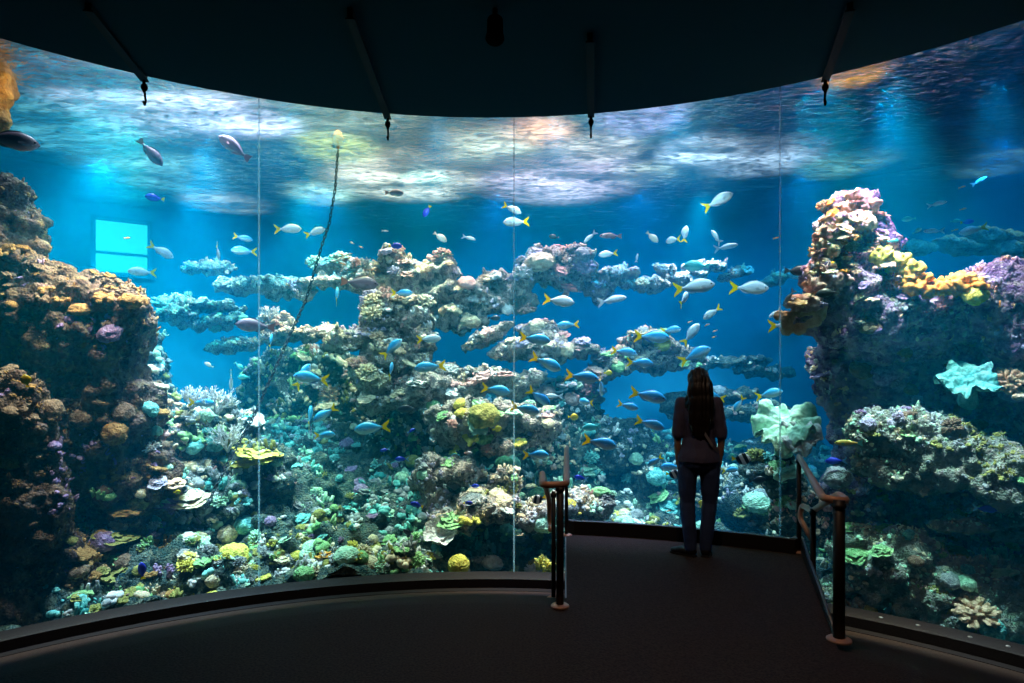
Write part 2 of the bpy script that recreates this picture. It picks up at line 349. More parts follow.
def wallstrip(pts, h, t, z0=0.0):
    m = MB()
    for i in range(len(pts) - 1):
        a, b = Vector((*pts[i], 0)), Vector((*pts[i+1], 0)); d = (b - a).normalized(); nn = Vector((-d.y, d.x, 0)) * t
        V = [a, b, b + nn, a + nn]; m.add([v + Vector((0, 0, z0)) for v in V] + [v + Vector((0, 0, z0 + h)) for v in V], [(0,1,2,3),(7,6,5,4),(0,4,5,1),(1,5,6,2),(2,6,7,3),(3,7,4,0)])
    return m
front = top[1:-1]
m = wallstrip(front, 0.13, 0.05); m.build('front_curb', M_curb, pf, False)
m = wallstrip(front, 0.006, 0.05, 0.13); m.build('curb_cap', M_edge, pf, False)
side = [(2.62, 5.82), (edge_r(3.9), 3.9)]
m = MB(); a, b = side[0], side[1]
V = [(a[0], a[1], 0), (b[0], b[1], 0), (b[0] + .035, b[1], 0), (a[0] + .035, a[1], 0), (a[0], a[1], .13), (b[0], b[1], .02), (b[0] + .035, b[1], .02), (a[0] + .035, a[1], .13)]
m.add(V, [(0,1,2,3),(7,6,5,4),(0,4,5,1),(1,5,6,2),(2,6,7,3),(3,7,4,0)]); m.build('side_curb', M_curb, pf, False)
m = MB(); m.tube([(a[0] + .017, a[1], .134), (b[0] + .017, b[1], .024)], 0.009, 6); m.build('side_trim', M_edge, pf)
m = wallstrip([(edge_l(4.6), 4.6), (edge_l(yl), yl)], 0.012, -0.012, -0.006); m.build('edge_nosing', M_edge, pf, False)

# ------------------------------------------------------------------ handrails
def smoothpath(pts, r=0.09, k=5):
    pts = [Vector(p) for p in pts]; out = [pts[0]]
    for i in range(1, len(pts) - 1):
        a, p, b = pts[i-1], pts[i], pts[i+1]; da = (a - p); db = (b - p); rr = min(r, da.length * .45, db.length * .45)
        s, e = p + da.normalized() * rr, p + db.normalized() * rr
        for j in range(k + 1):
            t = j / k; out.append(s * (1-t)**2 + p * 2*t*(1-t) + e * t*t)
    out.append(pts[-1]); return out
def railing(name, label, rail, posts, origin, low_tubes=()):
    root = empty(name, origin); tag(root, label, 'railing', 'bronze-topped railings of the platform'); o = Vector(origin)
    m = MB(); m.tube([p - o for p in smoothpath(rail, 0.07)], 0.024, 12); m.build('handrail', M_rail, root)
    for a, b, r in posts:
        a, b = Vector(a), Vector(b); m = MB(); m.tube([a - o, b - o], r, 12); ps = m.build('post', M_post, root)
        f = MB(); f.lathe([(r + .038, 0), (r + .038, .010), (r + .030, .016), (r + .008, .02)], a - o, 24); f.build('base_flange', M_rail, ps)
        c = MB(); c.lathe([(r, -0.05), (r + .006, -0.045), (r + .006, -0.02)], b - o, 12); c.build('saddle', M_post, ps)
    for pts, r in low_tubes:
        m = MB(); m.tube([Vector(p) - o for p in pts], r, 8); m.build('bracket', M_post, root)
    return root
zt = 0.85
pn = P(560, HY, 4.43); fn = Vector((edge_l(6.42) + .015, 6.42, 0))
nl = Vector((pn.x + .0, 4.43, 0))
rail = [Vector((fn.x, fn.y, zt + .03)), Vector((nl.x + .045, 4.43, zt)), Vector((nl.x - .125, 4.40, zt)), Vector((P(542, 0, 5.0).x, 4.95, zt + .0)), Vector((P(549, 0, 6.1).x, 6.05, 0.42)), Vector((P(550, 0, 6.1).x, 6.12, 0.18)), Vector((P(550, 0, 6.1).x, 5.98, 0.16))]
railing('stair_railing', 'bronze-topped railing on the platform edge beside the glass seam, nearer the middle', rail,
        [((nl.x, 4.43, 0.003), (nl.x, 4.43, zt), .026), ((fn.x, fn.y, 0.0), (fn.x, fn.y, zt + .02), .018), ((P(553.5, 0, 5.55).x, 5.55, fz(4.37)), (P(553.5, 0, 5.55).x, 5.55, 0.60), .019)],
        (nl.x, 4.43, 0))
nr = Vector((edge_r(3.9) + .02, 3.87, 0)); fr = Vector((2.62 - .02, 5.80, 0))
p2 = P(813, 0, 5.2)
rail = [Vector((fr.x, fr.y, zt + .02)), Vector((nr.x - .07, 3.92, zt)), Vector((nr.x + .055, 3.87, zt - .01)), Vector((nr.x + .09, 4.05, zt)), Vector((P(812, 0, 5.45).x, 5.45, 0.45)), Vector((P(802, 0, 5.75).x, 5.75, 0.44)), Vector((P(801, 0, 5.75).x, 5.78, 0.32)), Vector((P(812, 0, 5.6).x, 5.6, 0.17))]
railing('stair_railing', 'bronze-topped railing in front of the purple cliff, its lower rail bending back', rail,
        [((nr.x, 3.87, 0.0), (nr.x, 3.87, zt), .034), ((fr.x, fr.y, 0.0), (fr.x, fr.y, zt + .01), .021), ((p2.x, 5.2, fz(4.6)), (p2.x, 5.2, 0.52), .022)],
        (nr.x, 3.87, 0))
# small round studs let into the kerb
for px in (881, 918, 970, 1008):
    D = glassD(px, 5.9); q = P(px, 0, D); m = MB(); m.lathe([(0.018, 0), (0.018, .004), (0.012, .007)], (0, 0, 0), 12)
    o = m.build('kerb_stud', M_stud); o.location = (q.x, q.y, -0.625); tag(o, 'small round steel stud set in the dark kerb below the purple cliff', 'stud', 'steel studs in the window kerb')

# ================================================================== GLASS
def glassmat():
    m = bpy.data.materials.new('aquarium_acrylic'); m.use_nodes = True; nt = m.node_tree; nt.nodes.clear()
    o = nt.nodes.new('ShaderNodeOutputMaterial'); t = nt.nodes.new('ShaderNodeBsdfTransparent'); g = nt.nodes.new('ShaderNodeBsdfGlossy'); mx = nt.nodes.new('ShaderNodeMixShader')
    t.inputs[0].default_value = (0.97, 0.985, 0.99, 1); g.inputs['Roughness'].default_value = 0.02
    lw = nt.nodes.new('ShaderNodeLayerWeight'); lw.inputs[0].default_value = 0.12; mu = nt.nodes.new('ShaderNodeMath'); mu.operation = 'MULTIPLY'; mu.inputs[1].default_value = 0.35
    nt.links.new(lw.outputs['Fresnel'], mu.inputs[0]); nt.links.new(mu.outputs[0], mx.inputs[0]); nt.links.new(t.outputs[0], mx.inputs[1]); nt.links.new(g.outputs[0], mx.inputs[2]); nt.links.new(mx.outputs[0], o.inputs[0])
    return m
M_glass = glassmat()
def ang(px): D = glassD(px); return math.atan2((px - 512) / F * D - CX, D - CY)
seams = [ang(259), ang(514), ang(780)]; st = (seams[2] - seams[0]) / 2
edges = [seams[0] - 2 * st, seams[0] - st] + seams + [seams[2] + st, seams[2] + 2 * st]
edges[0] = max(edges[0], -A1); edges[-1] = min(edges[-1], A1)
for i in range(len(edges) - 1):
    o = ring('window_%d' % (i + 1), [(R, GB - 0.02), (R, GT + 0.02)], edges[i] + 0.002, edges[i+1] - 0.002, 24, M_glass)
M_seam = bpy.data.materials.new('bonded_seam'); M_seam.use_nodes = True; nt = M_seam.node_tree; nt.nodes.clear()
o_ = nt.nodes.new('ShaderNodeOutputMaterial'); t_ = nt.nodes.new('ShaderNodeBsdfTransparent'); g_ = nt.nodes.new('ShaderNodeBsdfTranslucent'); mx = nt.nodes.new('ShaderNodeMixShader'); mx.inputs[0].default_value = 0.28
g_.inputs[0].default_value = (0.5, 0.85, 1.0, 1); nt.links.new(t_.outputs[0], mx.inputs[1]); nt.links.new(g_.outputs[0], mx.inputs[2]); nt.links.new(mx.outputs[0], o_.inputs[0])
for k, a in enumerate(seams):
    ring('trim_%d' % (k + 2), [(R - 0.012, GB), (R - 0.012, GT), (R + .012, GT), (R + .012, GB)], a - 0.0016, a + 0.0016, 1, M_seam, closed=True)

# ================================================================== WATER
AW = math.radians(88)
def mkvol():
    prof = [(R + 0.06, -1.6), (R + 0.06, SURF - 0.01), (RO - 0.02, SURF - 0.01), (RO - 0.02, -1.6)]
    m = bpy.data.materials.new('sea_water'); m.use_nodes = True; nt = m.node_tree; nt.nodes.clear()
    o = nt.nodes.new('ShaderNodeOutputMaterial'); s = nt.nodes.new('ShaderNodeVolumeScatter'); a = nt.nodes.new('ShaderNodeVolumeAbsorption'); ad = nt.nodes.new('ShaderNodeAddShader')
    s.inputs['Color'].default_value = (0.0, 0.50, 0.95, 1); s.inputs['Density'].default_value = VS; s.inputs['Anisotropy'].default_value = 0.0
    a.inputs['Color'].default_value = (0.0, 0.72, 0.93, 1); a.inputs['Density'].default_value = VA
    nt.links.new(s.outputs[0], ad.inputs[0]); nt.links.new(a.outputs[0], ad.inputs[1]); nt.links.new(ad.outputs[0], o.inputs['Volume'])
    me = ring('water', prof, -AW, AW, 64, m, closed=True, kind='stuff'); return me
VS, VA = 0.046, 0.15
wv = mkvol(); tag(wv, 'clear blue sea water filling the round tank behind the glass', 'water')
bmx = bmesh.new(); bmx.from_mesh(wv.data); bmesh.ops.recalc_face_normals(bmx, faces=bmx.faces); bmx.to_mesh(wv.data); bmx.free()
# the rippled surface, seen from below
def surfmesh():
    nr, na = 230, 520; V = []; 
    rr = np.linspace(R - 0.0, RO, nr); aa = np.linspace(-AW, AW, na)
    A, RR = np.meshgrid(aa, rr); X = CX + RR * np.sin(A); Y = CY + RR * np.cos(A)
    p = np.stack([X.ravel(), Y.ravel(), np.zeros(X.size)], 1); pw = p.copy(); pw[:, 0] *= 0.55
    z = 0.05 * fbm(pw, 1.1, 3, 5) + 0.022 * fbm(pw, 4.0, 3, 9, ridge=True)
    p[:, 2] = z
    F_ = [(i*na+j, i*na+j+1, (i+1)*na+j+1, (i+1)*na+j) for i in range(nr - 1) for j in range(na - 1)]
    return p, F_
V, Fc = surfmesh(); me = mesh_np('water_surface', V, Fc)
m = bpy.data.materials.new('rippled_surface'); m.use_nodes = True; nt = m.node_tree; nt.nodes.clear()
o = nt.nodes.new('ShaderNodeOutputMaterial'); t = nt.nodes.new('ShaderNodeBsdfTransparent'); g = nt.nodes.new('ShaderNodeBsdfGlossy'); tr = nt.nodes.new('ShaderNodeBsdfTranslucent')
g.inputs['Roughness'].default_value = 0.06; g.inputs['Color'].default_value = (0.95, 0.97, 1, 1); tr.inputs['Color'].default_value = (0.9, 0.95, 1, 1)
tc = nt.nodes.new('ShaderNodeTexCoord'); mp = nt.nodes.new('ShaderNodeMapping'); mp.inputs['Scale'].default_value = (0.6, 1.3, 1); nt.links.new(tc.outputs['Object'], mp.inputs[0])
nz = nt.nodes.new('ShaderNodeTexNoise'); nz.inputs['Scale'].default_value = 8; nz.inputs['Detail'].default_value = 5; nz.inputs['Distortion'].default_value = 1.2; nt.links.new(mp.outputs[0], nz.inputs[0])
bp = nt.nodes.new('ShaderNodeBump'); bp.inputs['Strength'].default_value = 0.9; bp.inputs['Distance'].default_value = 0.08; nt.links.new(nz.outputs['Fac'], bp.inputs['Height']); nt.links.new(bp.outputs['Normal'], g.inputs['Normal']); nt.links.new(bp.outputs['Normal'], tr.inputs['Normal'])
m1 = nt.nodes.new('ShaderNodeMixShader'); m1.inputs[0].default_value = 0.68; m2 = nt.nodes.new('ShaderNodeMixShader')
fr_ = ramp(nt, [(0.35, (0.006,) * 3), (0.75, (0.08,) * 3)], nz.outputs['Fac'])
nl_ = nt.nodes.new('ShaderNodeTexNoise'); nl_.inputs['Scale'].default_value = 0.9; nl_.inputs['Detail'].default_value = 4; nt.links.new(mp.outputs[0], nl_.inputs[0]); fl_ = ramp(nt, [(0.38, (0.15,) * 3), (0.62, (1.3,) * 3)], nl_.outputs['Fac'])
mu_ = nt.nodes.new('ShaderNodeMath'); mu_.operation = 'MULTIPLY'; nt.links.new(fr_, mu_.inputs[0]); nt.links.new(fl_, mu_.inputs[1]); nt.links.new(mu_.outputs[0], m2.inputs[0])
nt.links.new(g.outputs[0], m1.inputs[2]); nt.links.new(t.outputs[0], m1.inputs[1]); nt.links.new(m1.outputs[0], m2.inputs[1]); nt.links.new(tr.outputs[0], m2.inputs[2]); nt.links.new(m2.outputs[0], o.inputs[0])
ws = link('water_surface', me, m); ws.location.z = SURF; tag(ws, kind='structure')

# ================================================================== TANK SHELL
M_tank = simple('tank_paint', (0.01, 0.26, 0.42), 0.9, var=0.35, bs=0.5)
M_tfloor = simple('tank_floor', (0.05, 0.08, 0.09), 0.95)
ring('wall_far', [(RO, -1.7), (RO, SURF + 0.6)], -AW - .02, AW + .02, 90, M_tank)
ring('wall_deck', [(R + 0.0, SURF - .05), (R + 0.0, 9.6), (RO + .3, 9.6), (RO + .3, SURF)], -AW - .02, AW + .02, 90, M_black)
ring('tank_floor', [(R + .01, -1.65), (RO, -1.65)], -AW - .02, AW + .02, 90, M_tfloor)
for s_ in (-1, 1):
    a = s_ * (AW + .02); V = [(CX + r * math.sin(a), CY + r * math.cos(a), z) for r, z in ((R, -1.7), (RO, -1.7), (RO, 9.6), (R, 9.6))]
    o = link('wall_end', mesh_np('wall_end', V, [(0, 1, 2, 3)], False), M_black); tag(o, kind='structure')
ring('wall_apron', [(R + .03, -1.65), (R + .03, GB - .02)], -AW, AW, 90, M_tank)
# ================================================================== REEF ROCK
REEF = []           # (name, object) for ray casting the growth onto the rock
PINKS = [(0.42, 0.30, 0.34), (0.62, 0.50, 0.46), (0.30, 0.26, 0.18), (0.50, 0.36, 0.44), (0.66, 0.60, 0.48), (0.26, 0.34, 0.30)]
M_rk_c = rockmat('pale_reef_rock', [(0.02, 0.035, 0.045), (0.10, 0.11, 0.11), (0.36, 0.30, 0.27), (0.80, 0.68, 0.56)], PINKS, 1.7, 1.0, [(0.80, 0.72, 0.58), (0.70, 0.55, 0.50)], 0.8)
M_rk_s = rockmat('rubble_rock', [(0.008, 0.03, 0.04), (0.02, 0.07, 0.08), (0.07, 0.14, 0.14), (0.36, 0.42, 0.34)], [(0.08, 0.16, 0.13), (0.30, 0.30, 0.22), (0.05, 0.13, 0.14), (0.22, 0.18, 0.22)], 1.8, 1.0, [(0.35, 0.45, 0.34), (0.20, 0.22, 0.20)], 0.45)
M_rk_l = rockmat('brown_cliff_rock', [(0.015, 0.010, 0.012), (0.06, 0.035, 0.03), (0.17, 0.095, 0.07), (0.42, 0.27, 0.15)], [(0.34, 0.20, 0.10), (0.26, 0.16, 0.17), (0.15, 0.11, 0.08), (0.45, 0.34, 0.16), (0.40, 0.30, 0.30)], 1.4, 0.8, [(0.34, 0.24, 0.12), (0.30, 0.20, 0.18)], 0.5)
M_rk_f = rockmat('dark_foreground_rock', [(0.018, 0.014, 0.014), (0.06, 0.04, 0.035), (0.16, 0.09, 0.06), (0.30, 0.18, 0.12)], [(0.22, 0.12, 0.09), (0.12, 0.09, 0.10), (0.28, 0.20, 0.11)], 1.6, 0.8, [(0.24, 0.17, 0.10), (0.2, 0.14, 0.14)], 0.4)
M_rk_r = rockmat('purple_cliff_rock', [(0.03, 0.018, 0.06), (0.11, 0.06, 0.17), (0.27, 0.16, 0.32), (0.58, 0.40, 0.46)], [(0.36, 0.24, 0.34), (0.22, 0.16, 0.30), (0.55, 0.44, 0.42), (0.28, 0.28, 0.20), (0.16, 0.14, 0.22)], 1.4, 0.8, [(0.60, 0.45, 0.46), (0.36, 0.28, 0.40)], 0.6)
M_rk_g = rockmat('green_grey_ledge_rock', [(0.05, 0.05, 0.05), (0.16, 0.17, 0.15), (0.34, 0.35, 0.30), (0.56, 0.56, 0.46)], [(0.36, 0.38, 0.24), (0.24, 0.30, 0.26), (0.46, 0.38, 0.30), (0.30, 0.24, 0.28)], 1.8, 0.8, [(0.55, 0.55, 0.42), (0.30, 0.36, 0.26)], 0.6)

def formation(name, label, blobs, mt, voxel=0.035, seed=1, group=None, **kw):
    shrink = 0.95 if group else 1.0
    """blobs: (px, py, D, width px, height px, depth m[, tilt deg])"""
    m = MB(); c0 = P(blobs[0][0], blobs[0][1], blobs[0][2])
    for b in blobs:
        px, py, D, wp, hp, dm = b[:6]; c = P(px, py, D) - c0; rot = Matrix.Rotation(math.radians(-(b[6] if len(b) > 6 else 0)), 3, 'Y')
        m.ball(c, (wp / F * D / 2, dm / 2, hp * shrink / F * D / 2), rot, 20, 12)
    me = remesh(m, voxel, name); V = vget(me); vset(me, V + np.array(c0)); crust(me, seed, **kw); V = vget(me)
    # keep everything on the water side of the glass
    d = np.hypot(V[:, 0] - CX, V[:, 1] - CY); k = np.where(d < R + 0.10, (R + 0.10) / np.maximum(d, 0.1), 1.0)
    V[:, 0] = CX + (V[:, 0] - CX) * k; V[:, 1] = CY + (V[:, 1] - CY) * k
    vset(me, V - np.array(c0)); me.polygons.foreach_set('use_smooth', [True] * len(me.polygons))
    o = link(name, me, mt); o.location = c0; tag(o, label, 'rock', group); REEF.append(o); return o

# the sloping reef floor
def slopemesh():
    nx_, ny_ = 430, 260
    aa = np.linspace(-1.20, 1.20, nx_); rr = np.linspace(R + 0.12, RO - .1, ny_); A, RR = np.meshgrid(aa, rr)
    t = (RR - R) / (RO - R); X = CX + RR * np.sin(A); Y = CY + RR * np.cos(A)
    xs = np.array([-1.2, -0.75, -0.45, -0.2, 0.0, 0.15, 0.35, 0.6, 1.2])
    h0 = np.interp(A, xs, [-1.0, -1.0, -0.95, -0.95, -1.0, -1.1, -1.25, -1.4, -1.4])
    h1 = np.interp(A, xs, [0.2, 0.3, 0.75, 0.65, 0.65, 0.1, -0.3, -0.6, -0.6])
    h2 = np.interp(A, xs, [0.6, 0.8, 1.0, 1.3, 1.3, 0.7, 0.3, 0.0, 0.2])
    z = np.where(t < 0.5, h0 + (h1 - h0) * (t / 0.5) ** 0.85, h1 + (h2 - h1) * ((t - 0.5) / 0.5) ** 0.9)
    for x_, y_, r_, d_ in ((-.15, 7.75, .55, .75), (-.35, 8.9, .5, .5)): z = z - d_ * np.exp(-(((X - x_) / r_) ** 2 + ((Y - y_) / .5) ** 2))
    V = np.stack([X.ravel(), Y.ravel(), z.ravel()], 1)
    Fc = [(i*nx_+j, i*nx_+j+1, (i+1)*nx_+j+1, (i+1)*nx_+j) for i in range(ny_ - 1) for j in range(nx_ - 1)]
    me = mesh_np('reef_slope', V, Fc); 
    crust(me, 3, big=0.38, fb=0.7, mid=0.16, fm=2.2, fine=0.06, ff=6)
    V = vget(me); d = np.hypot(V[:, 0] - CX, V[:, 1] - CY); k = np.where(d < R + 0.08, (R + 0.08) / d, 1.0); V[:, 0] = CX + (V[:, 0] - CX) * k; V[:, 1] = CY + (V[:, 1] - CY) * k; vset(me, V)
    return me
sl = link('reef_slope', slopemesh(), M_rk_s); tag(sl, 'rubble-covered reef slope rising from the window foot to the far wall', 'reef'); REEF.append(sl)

formation('rock_cliff', 'tall brown reef cliff with a sunlit shoulder and thin spire beside the turquoise window', [
    (5, 250, 7.4, 56, 150, .7), (12, 200, 7.4, 44, 40, .5), (-30, 300, 7.4, 150, 110, 1.2), (60, 325, 7.5, 170, 110, 1.3, -12), (100, 310, 7.4, 95, 62, .9, -8), (70, 400, 7.7, 160, 170, 1.4), (105, 420, 7.6, 100, 130, 1.2),
    (100, 500, 7.8, 170, 110, 1.1), (30, 560, 7.6, 150, 200, 1.2), (125, 470, 7.6, 90, 60, .9)], M_rk_l, 0.032, 11, big=0.20, fb=1.1, mid=0.11, fm=3.4, fine=0.045, ff=9)
formation('foreground_rock', 'dark reddish brown rock close to the glass at the foot of the brown cliff', [
    (12, 430, 6.45, 70, 110, .6), (20, 500, 6.5, 100, 130, .7), (40, 590, 6.7, 120, 150, .6), (-20, 620, 6.3, 120, 120, .6)], M_rk_f, 0.026, 21, big=0.13, fb=1.4, mid=0.08, fm=4.5, fine=0.035, ff=12)
formation('hanging_rock', 'orange-brown rock tip hanging into view above the dark fish by the cliff', [
    (-14, 85, 6.9, 46, 70, .5), (-6, 118, 6.9, 26, 30, .35)], rockmat('orange_rock', [(0.16, 0.07, 0.03), (0.42, 0.20, 0.07), (0.65, 0.34, 0.10), (0.75, 0.5, 0.2)], [(0.5, 0.25, 0.08), (0.35, 0.2, 0.1)], 1.5), 0.025, 23, big=0.06, mid=0.04, fine=0.02)
formation('rock_cliff', 'huge purple reef cliff with a pinnacle and an orange coral saddle', [
    (852, 240, 7.2, 54, 74, .55), (845, 285, 7.2, 92, 90, .8), (866, 262, 7.25, 66, 90, .7), (815, 312, 7.2, 60, 26, .6, 24), (880, 318, 7.3, 160, 70, 1.0), (935, 312, 7.3, 100, 50, .9), (905, 372, 7.9, 180, 110, 1.1), (895, 430, 8.0, 130, 110, 1.0), (985, 420, 7.8, 150, 210, 1.0),
    (880, 500, 8.1, 120, 90, .8), (960, 540, 8.0, 260, 160, 1.0), (1050, 420, 7.4, 110, 300, 1.2)], M_rk_r, 0.032, 31, big=0.20, fb=1.1, mid=0.11, fm=3.4, fine=0.045, ff=9)
formation('rock_boulder', 'large grey-violet boulder on top of the purple cliff beyond the orange coral', [
    (1015, 305, 6.9, 120, 84, .9, -6), (1045, 330, 6.8, 120, 100, .9)], M_rk_r, 0.026, 33, big=0.08, mid=0.05, fm=5, fine=0.03, ff=12)
formation('rock_ledge', 'long pale green-grey ledge sloping down across the dark cavity of the purple cliff', [
    (878, 432, 6.75, 60, 44, .4, 0), (905, 430, 6.65, 60, 40, .4, 26), (928, 440, 6.6, 80, 42, .4, 28), (952, 452, 6.45, 70, 44, .4, 28), (975, 464, 6.35, 90, 44, .4, 26), (1000, 476, 6.2, 70, 44, .4, 22), (1025, 488, 6.1, 80, 44, .4, 18)], M_rk_g, 0.022, 35, big=0.05, mid=0.05, fm=5, fine=0.03, ff=12)
formation('rock_ledge', 'flat thin ledge jutting out near the lower end of the purple cliff', [
    (985, 520, 6.5, 110, 12, .6, 8), (1035, 530, 6.4, 80, 16, .5, 10)], M_rk_g, 0.018, 36, big=0.04, mid=0.03, fm=6, fine=0.02, ff=14)
formation('rock_mound', 'knobbly green-grey rock mound beyond the nearer railing post', [
    (862, 552, 6.85, 52, 66, .5), (895, 565, 6.7, 90, 74, .6, 20), (945, 590, 6.5, 110, 62, .5, 20), (1000, 615, 6.3, 110, 60, .5, 16), (865, 536, 6.9, 30, 26, .35), (930, 560, 6.7, 60, 40, .5), (1015, 580, 6.5, 90, 50, .5)], M_rk_g, 0.024, 37, big=0.12, mid=0.09, fm=4.5, fine=0.035, ff=11)
formation('rock_ledge', 'yellow-green sloping ledge seen between the railing posts', [
    (835, 585, 7.0, 60, 14, .5, 26), (858, 600, 6.9, 46, 14, .45, 20)], M_rk_g, 0.02, 38, big=0.05, mid=0.04, fm=6, fine=0.02, ff=14)

# central reef: arches, ledges and heads (depth 9 to 12 m)
G = 'outcrops of the central reef'
formation('reef_arch', 'pale wide arch of reef rock over the big dark cave under the hanging chain', [
    (300, 334, 10.0, 80, 16, .7, 3), (352, 340, 9.9, 70, 22, .7, 14), (280, 325, 10.1, 34, 16, .5), (388, 352, 9.8, 44, 60, .7), (375, 385, 9.7, 40, 60, .6), (420, 392, 9.6, 62, 30, .5, 14), (448, 392, 9.7, 34, 24, .4), (394, 318, 9.9, 70, 50, .7), (415, 345, 9.9, 40, 60, .5)], M_rk_c, 0.025, 41, G, big=0.14, fb=1.2, mid=0.11, fm=3.6, fine=0.045, ff=9)
formation('reef_pinnacle', 'knobbly pale reef pinnacle at the highest point of the reef near the chain', [
    (395, 266, 10.6, 34, 38, .5), (410, 290, 10.5, 62, 56, .7), (440, 275, 10.7, 40, 30, .5), (372, 283, 10.6, 50, 20, .5), (440, 300, 10.6, 34, 50, .5), (340, 268, 10.8, 60, 14, .5, -4), (330, 282, 10.6, 60, 14, .5), (290, 290, 10.8, 60, 12, .5, -6)], M_rk_c, 0.025, 43, G, big=0.12, fb=1.3, mid=0.12, fm=3.6, fine=0.05, ff=9)
formation('reef_outcrop', 'pale ledged outcrop crossed by the middle glass seam', [
    (475, 300, 10.4, 70, 26, .6, -14), (465, 318, 10.3, 40, 30, .5), (505, 288, 10.6, 50, 34, .6), (545, 268, 10.9, 60, 34, .6), (575, 262, 11.0, 44, 34, .5), (520, 300, 10.7, 40, 24, .5), (565, 282, 10.9, 34, 18, .4)], M_rk_c, 0.025, 45, G, big=0.14, fb=1.3, mid=0.12, fm=3.6, fine=0.05, ff=9)
formation('reef_ledge', 'narrow pale ledge slanting down towards the middle glass seam', [
    (485, 338, 10.0, 60, 14, .45, 30), (512, 350, 9.9, 50, 14, .45, 12), (545, 350, 10.0, 60, 26, .5, -4), (580, 350, 10.0, 46, 16, .45), (540, 335, 10.2, 40, 22, .4)], M_rk_c, 0.024, 47, G, big=0.09, fb=1.3, mid=0.09, fm=4, fine=0.045, ff=9)
formation('reef_ledge', 'lumpy mid-water ledge between the arch and the middle glass seam', [
    (492, 378, 9.7, 60, 24, .5, -6), (470, 388, 9.7, 40, 16, .45), (520, 385, 9.8, 50, 20, .5, 14), (440, 372, 9.9, 26, 20, .4)], M_rk_c, 0.024, 49, G, big=0.09, fb=1.3, mid=0.09, fm=4, fine=0.045, ff=9)
formation('reef_ridge', 'low pale ridge sagging across the open blue behind the fish school', [
    (612, 278, 11.2, 50, 16, .5, 12), (645, 284, 11.2, 50, 14, .5, -2), (672, 274, 11.2, 40, 12, .4, -26), (600, 290, 11.2, 26, 20, .4), (702, 268, 11.4, 40, 10, .4, 6), (735, 274, 11.5, 34, 8, .35, 20), (775, 280, 11.6, 50, 10, .4, 16)], M_rk_c, 0.024, 51, G, big=0.07, fb=1.3, mid=0.09, fm=4, fine=0.04, ff=9)
formation('reef_outcrop', 'rounded outcrop above the person bearing a pale table coral', [
    (650, 352, 10.3, 60, 44, .7), (622, 362, 10.2, 50, 26, .6), (680, 358, 10.4, 50, 22, .5), (600, 372, 10.2, 30, 16, .5)], M_rk_c, 0.025, 53, G, big=0.12, fb=1.3, mid=0.11, fm=3.6, fine=0.045, ff=9)
formation('reef_ledge', 'dim thin ledges reaching across the blue water behind the person', [
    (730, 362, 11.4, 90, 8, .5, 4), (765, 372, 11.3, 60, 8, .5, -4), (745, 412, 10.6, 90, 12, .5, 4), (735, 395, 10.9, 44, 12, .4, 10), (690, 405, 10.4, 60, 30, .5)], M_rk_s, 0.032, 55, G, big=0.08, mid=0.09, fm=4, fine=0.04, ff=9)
formation('reef_mound', 'broad pale coral rock head bright with yellow corals above the dark hollow', [
    (478, 424, 9.0, 96, 46, .7, 10), (450, 418, 9.0, 44, 26, .5), (530, 425, 9.1, 60, 40, .6), (500, 445, 8.9, 50, 22, .5)], M_rk_c, 0.026, 57, G, big=0.12, fb=1.4, mid=0.11, fm=4, fine=0.04, ff=10)
formation('reef_mound', 'small pale coral rock head left of the dark hollow', [
    (457, 472, 8.6, 46, 30, .5), (430, 480, 8.6, 30, 50, .4), (436, 505, 8.5, 34, 36, .4)], M_rk_c, 0.024, 59, G, big=0.09, fb=1.4, mid=0.09, fm=4.5, fine=0.035, ff=11)
formation('reef_shelf', 'pale shelf of reef over the black cave at the foot of the middle seam', [
    (490, 507, 8.3, 70, 30, .7), (535, 514, 8.3, 70, 22, .7, 4), (455, 522, 8.2, 50, 24, .5), (505, 488, 8.5, 36, 40, .4, 10), (580, 505, 8.3, 70, 26, .6), (480, 500, 8.4, 50, 20, .5)], M_rk_c, 0.024, 61, G, big=0.09, fb=1.4, mid=0.09, fm=4.5, fine=0.035, ff=11)
formation('reef_rubble', 'mound of bluish white rock and soft coral under the glass seam near the cliff', [
    (170, 450, 8.4, 110, 90, .9), (225, 440, 8.7, 60, 70, .8), (190, 500, 8.1, 130, 60, .8), (150, 380, 9.0, 36, 90, .7), (160, 430, 8.6, 60, 70, .6), (255, 480, 8.5, 70, 90, .7)], M_rk_s, 0.028, 63, G, big=0.18, fb=1.1, mid=0.13, fm=3.2, fine=0.05, ff=9)
formation('reef_ledge', 'far pale ledges reaching out from behind the brown cliff', [
    (200, 305, 10.6, 90, 9, .5, -4), (175, 314, 10.4, 44, 12, .5), (215, 322, 10.6, 70, 8, .5, 8), (240, 285, 11.2, 60, 14, .5), (210, 268, 11.6, 60, 10, .4), (275, 283, 11.2, 50, 10, .4), (235, 345, 10.6, 50, 8, .5, 6)], M_rk_c, 0.024, 65, G, big=0.07, fb=1.3, mid=0.09, fm=4, fine=0.045, ff=9)
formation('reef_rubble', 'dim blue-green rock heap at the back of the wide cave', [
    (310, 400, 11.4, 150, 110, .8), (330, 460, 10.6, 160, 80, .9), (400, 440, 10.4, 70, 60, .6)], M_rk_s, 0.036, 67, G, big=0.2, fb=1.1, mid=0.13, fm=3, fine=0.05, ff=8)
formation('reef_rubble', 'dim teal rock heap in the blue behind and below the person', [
    (600, 460, 10.2, 140, 80, 1.0), (680, 490, 9.8, 120, 70, .9), (765, 505, 9.4, 90, 70, .9), (560, 410, 10.6, 90, 60, .8)], M_rk_s, 0.036, 69, G, big=0.2, fb=1.1, mid=0.13, fm=3, fine=0.05, ff=8)
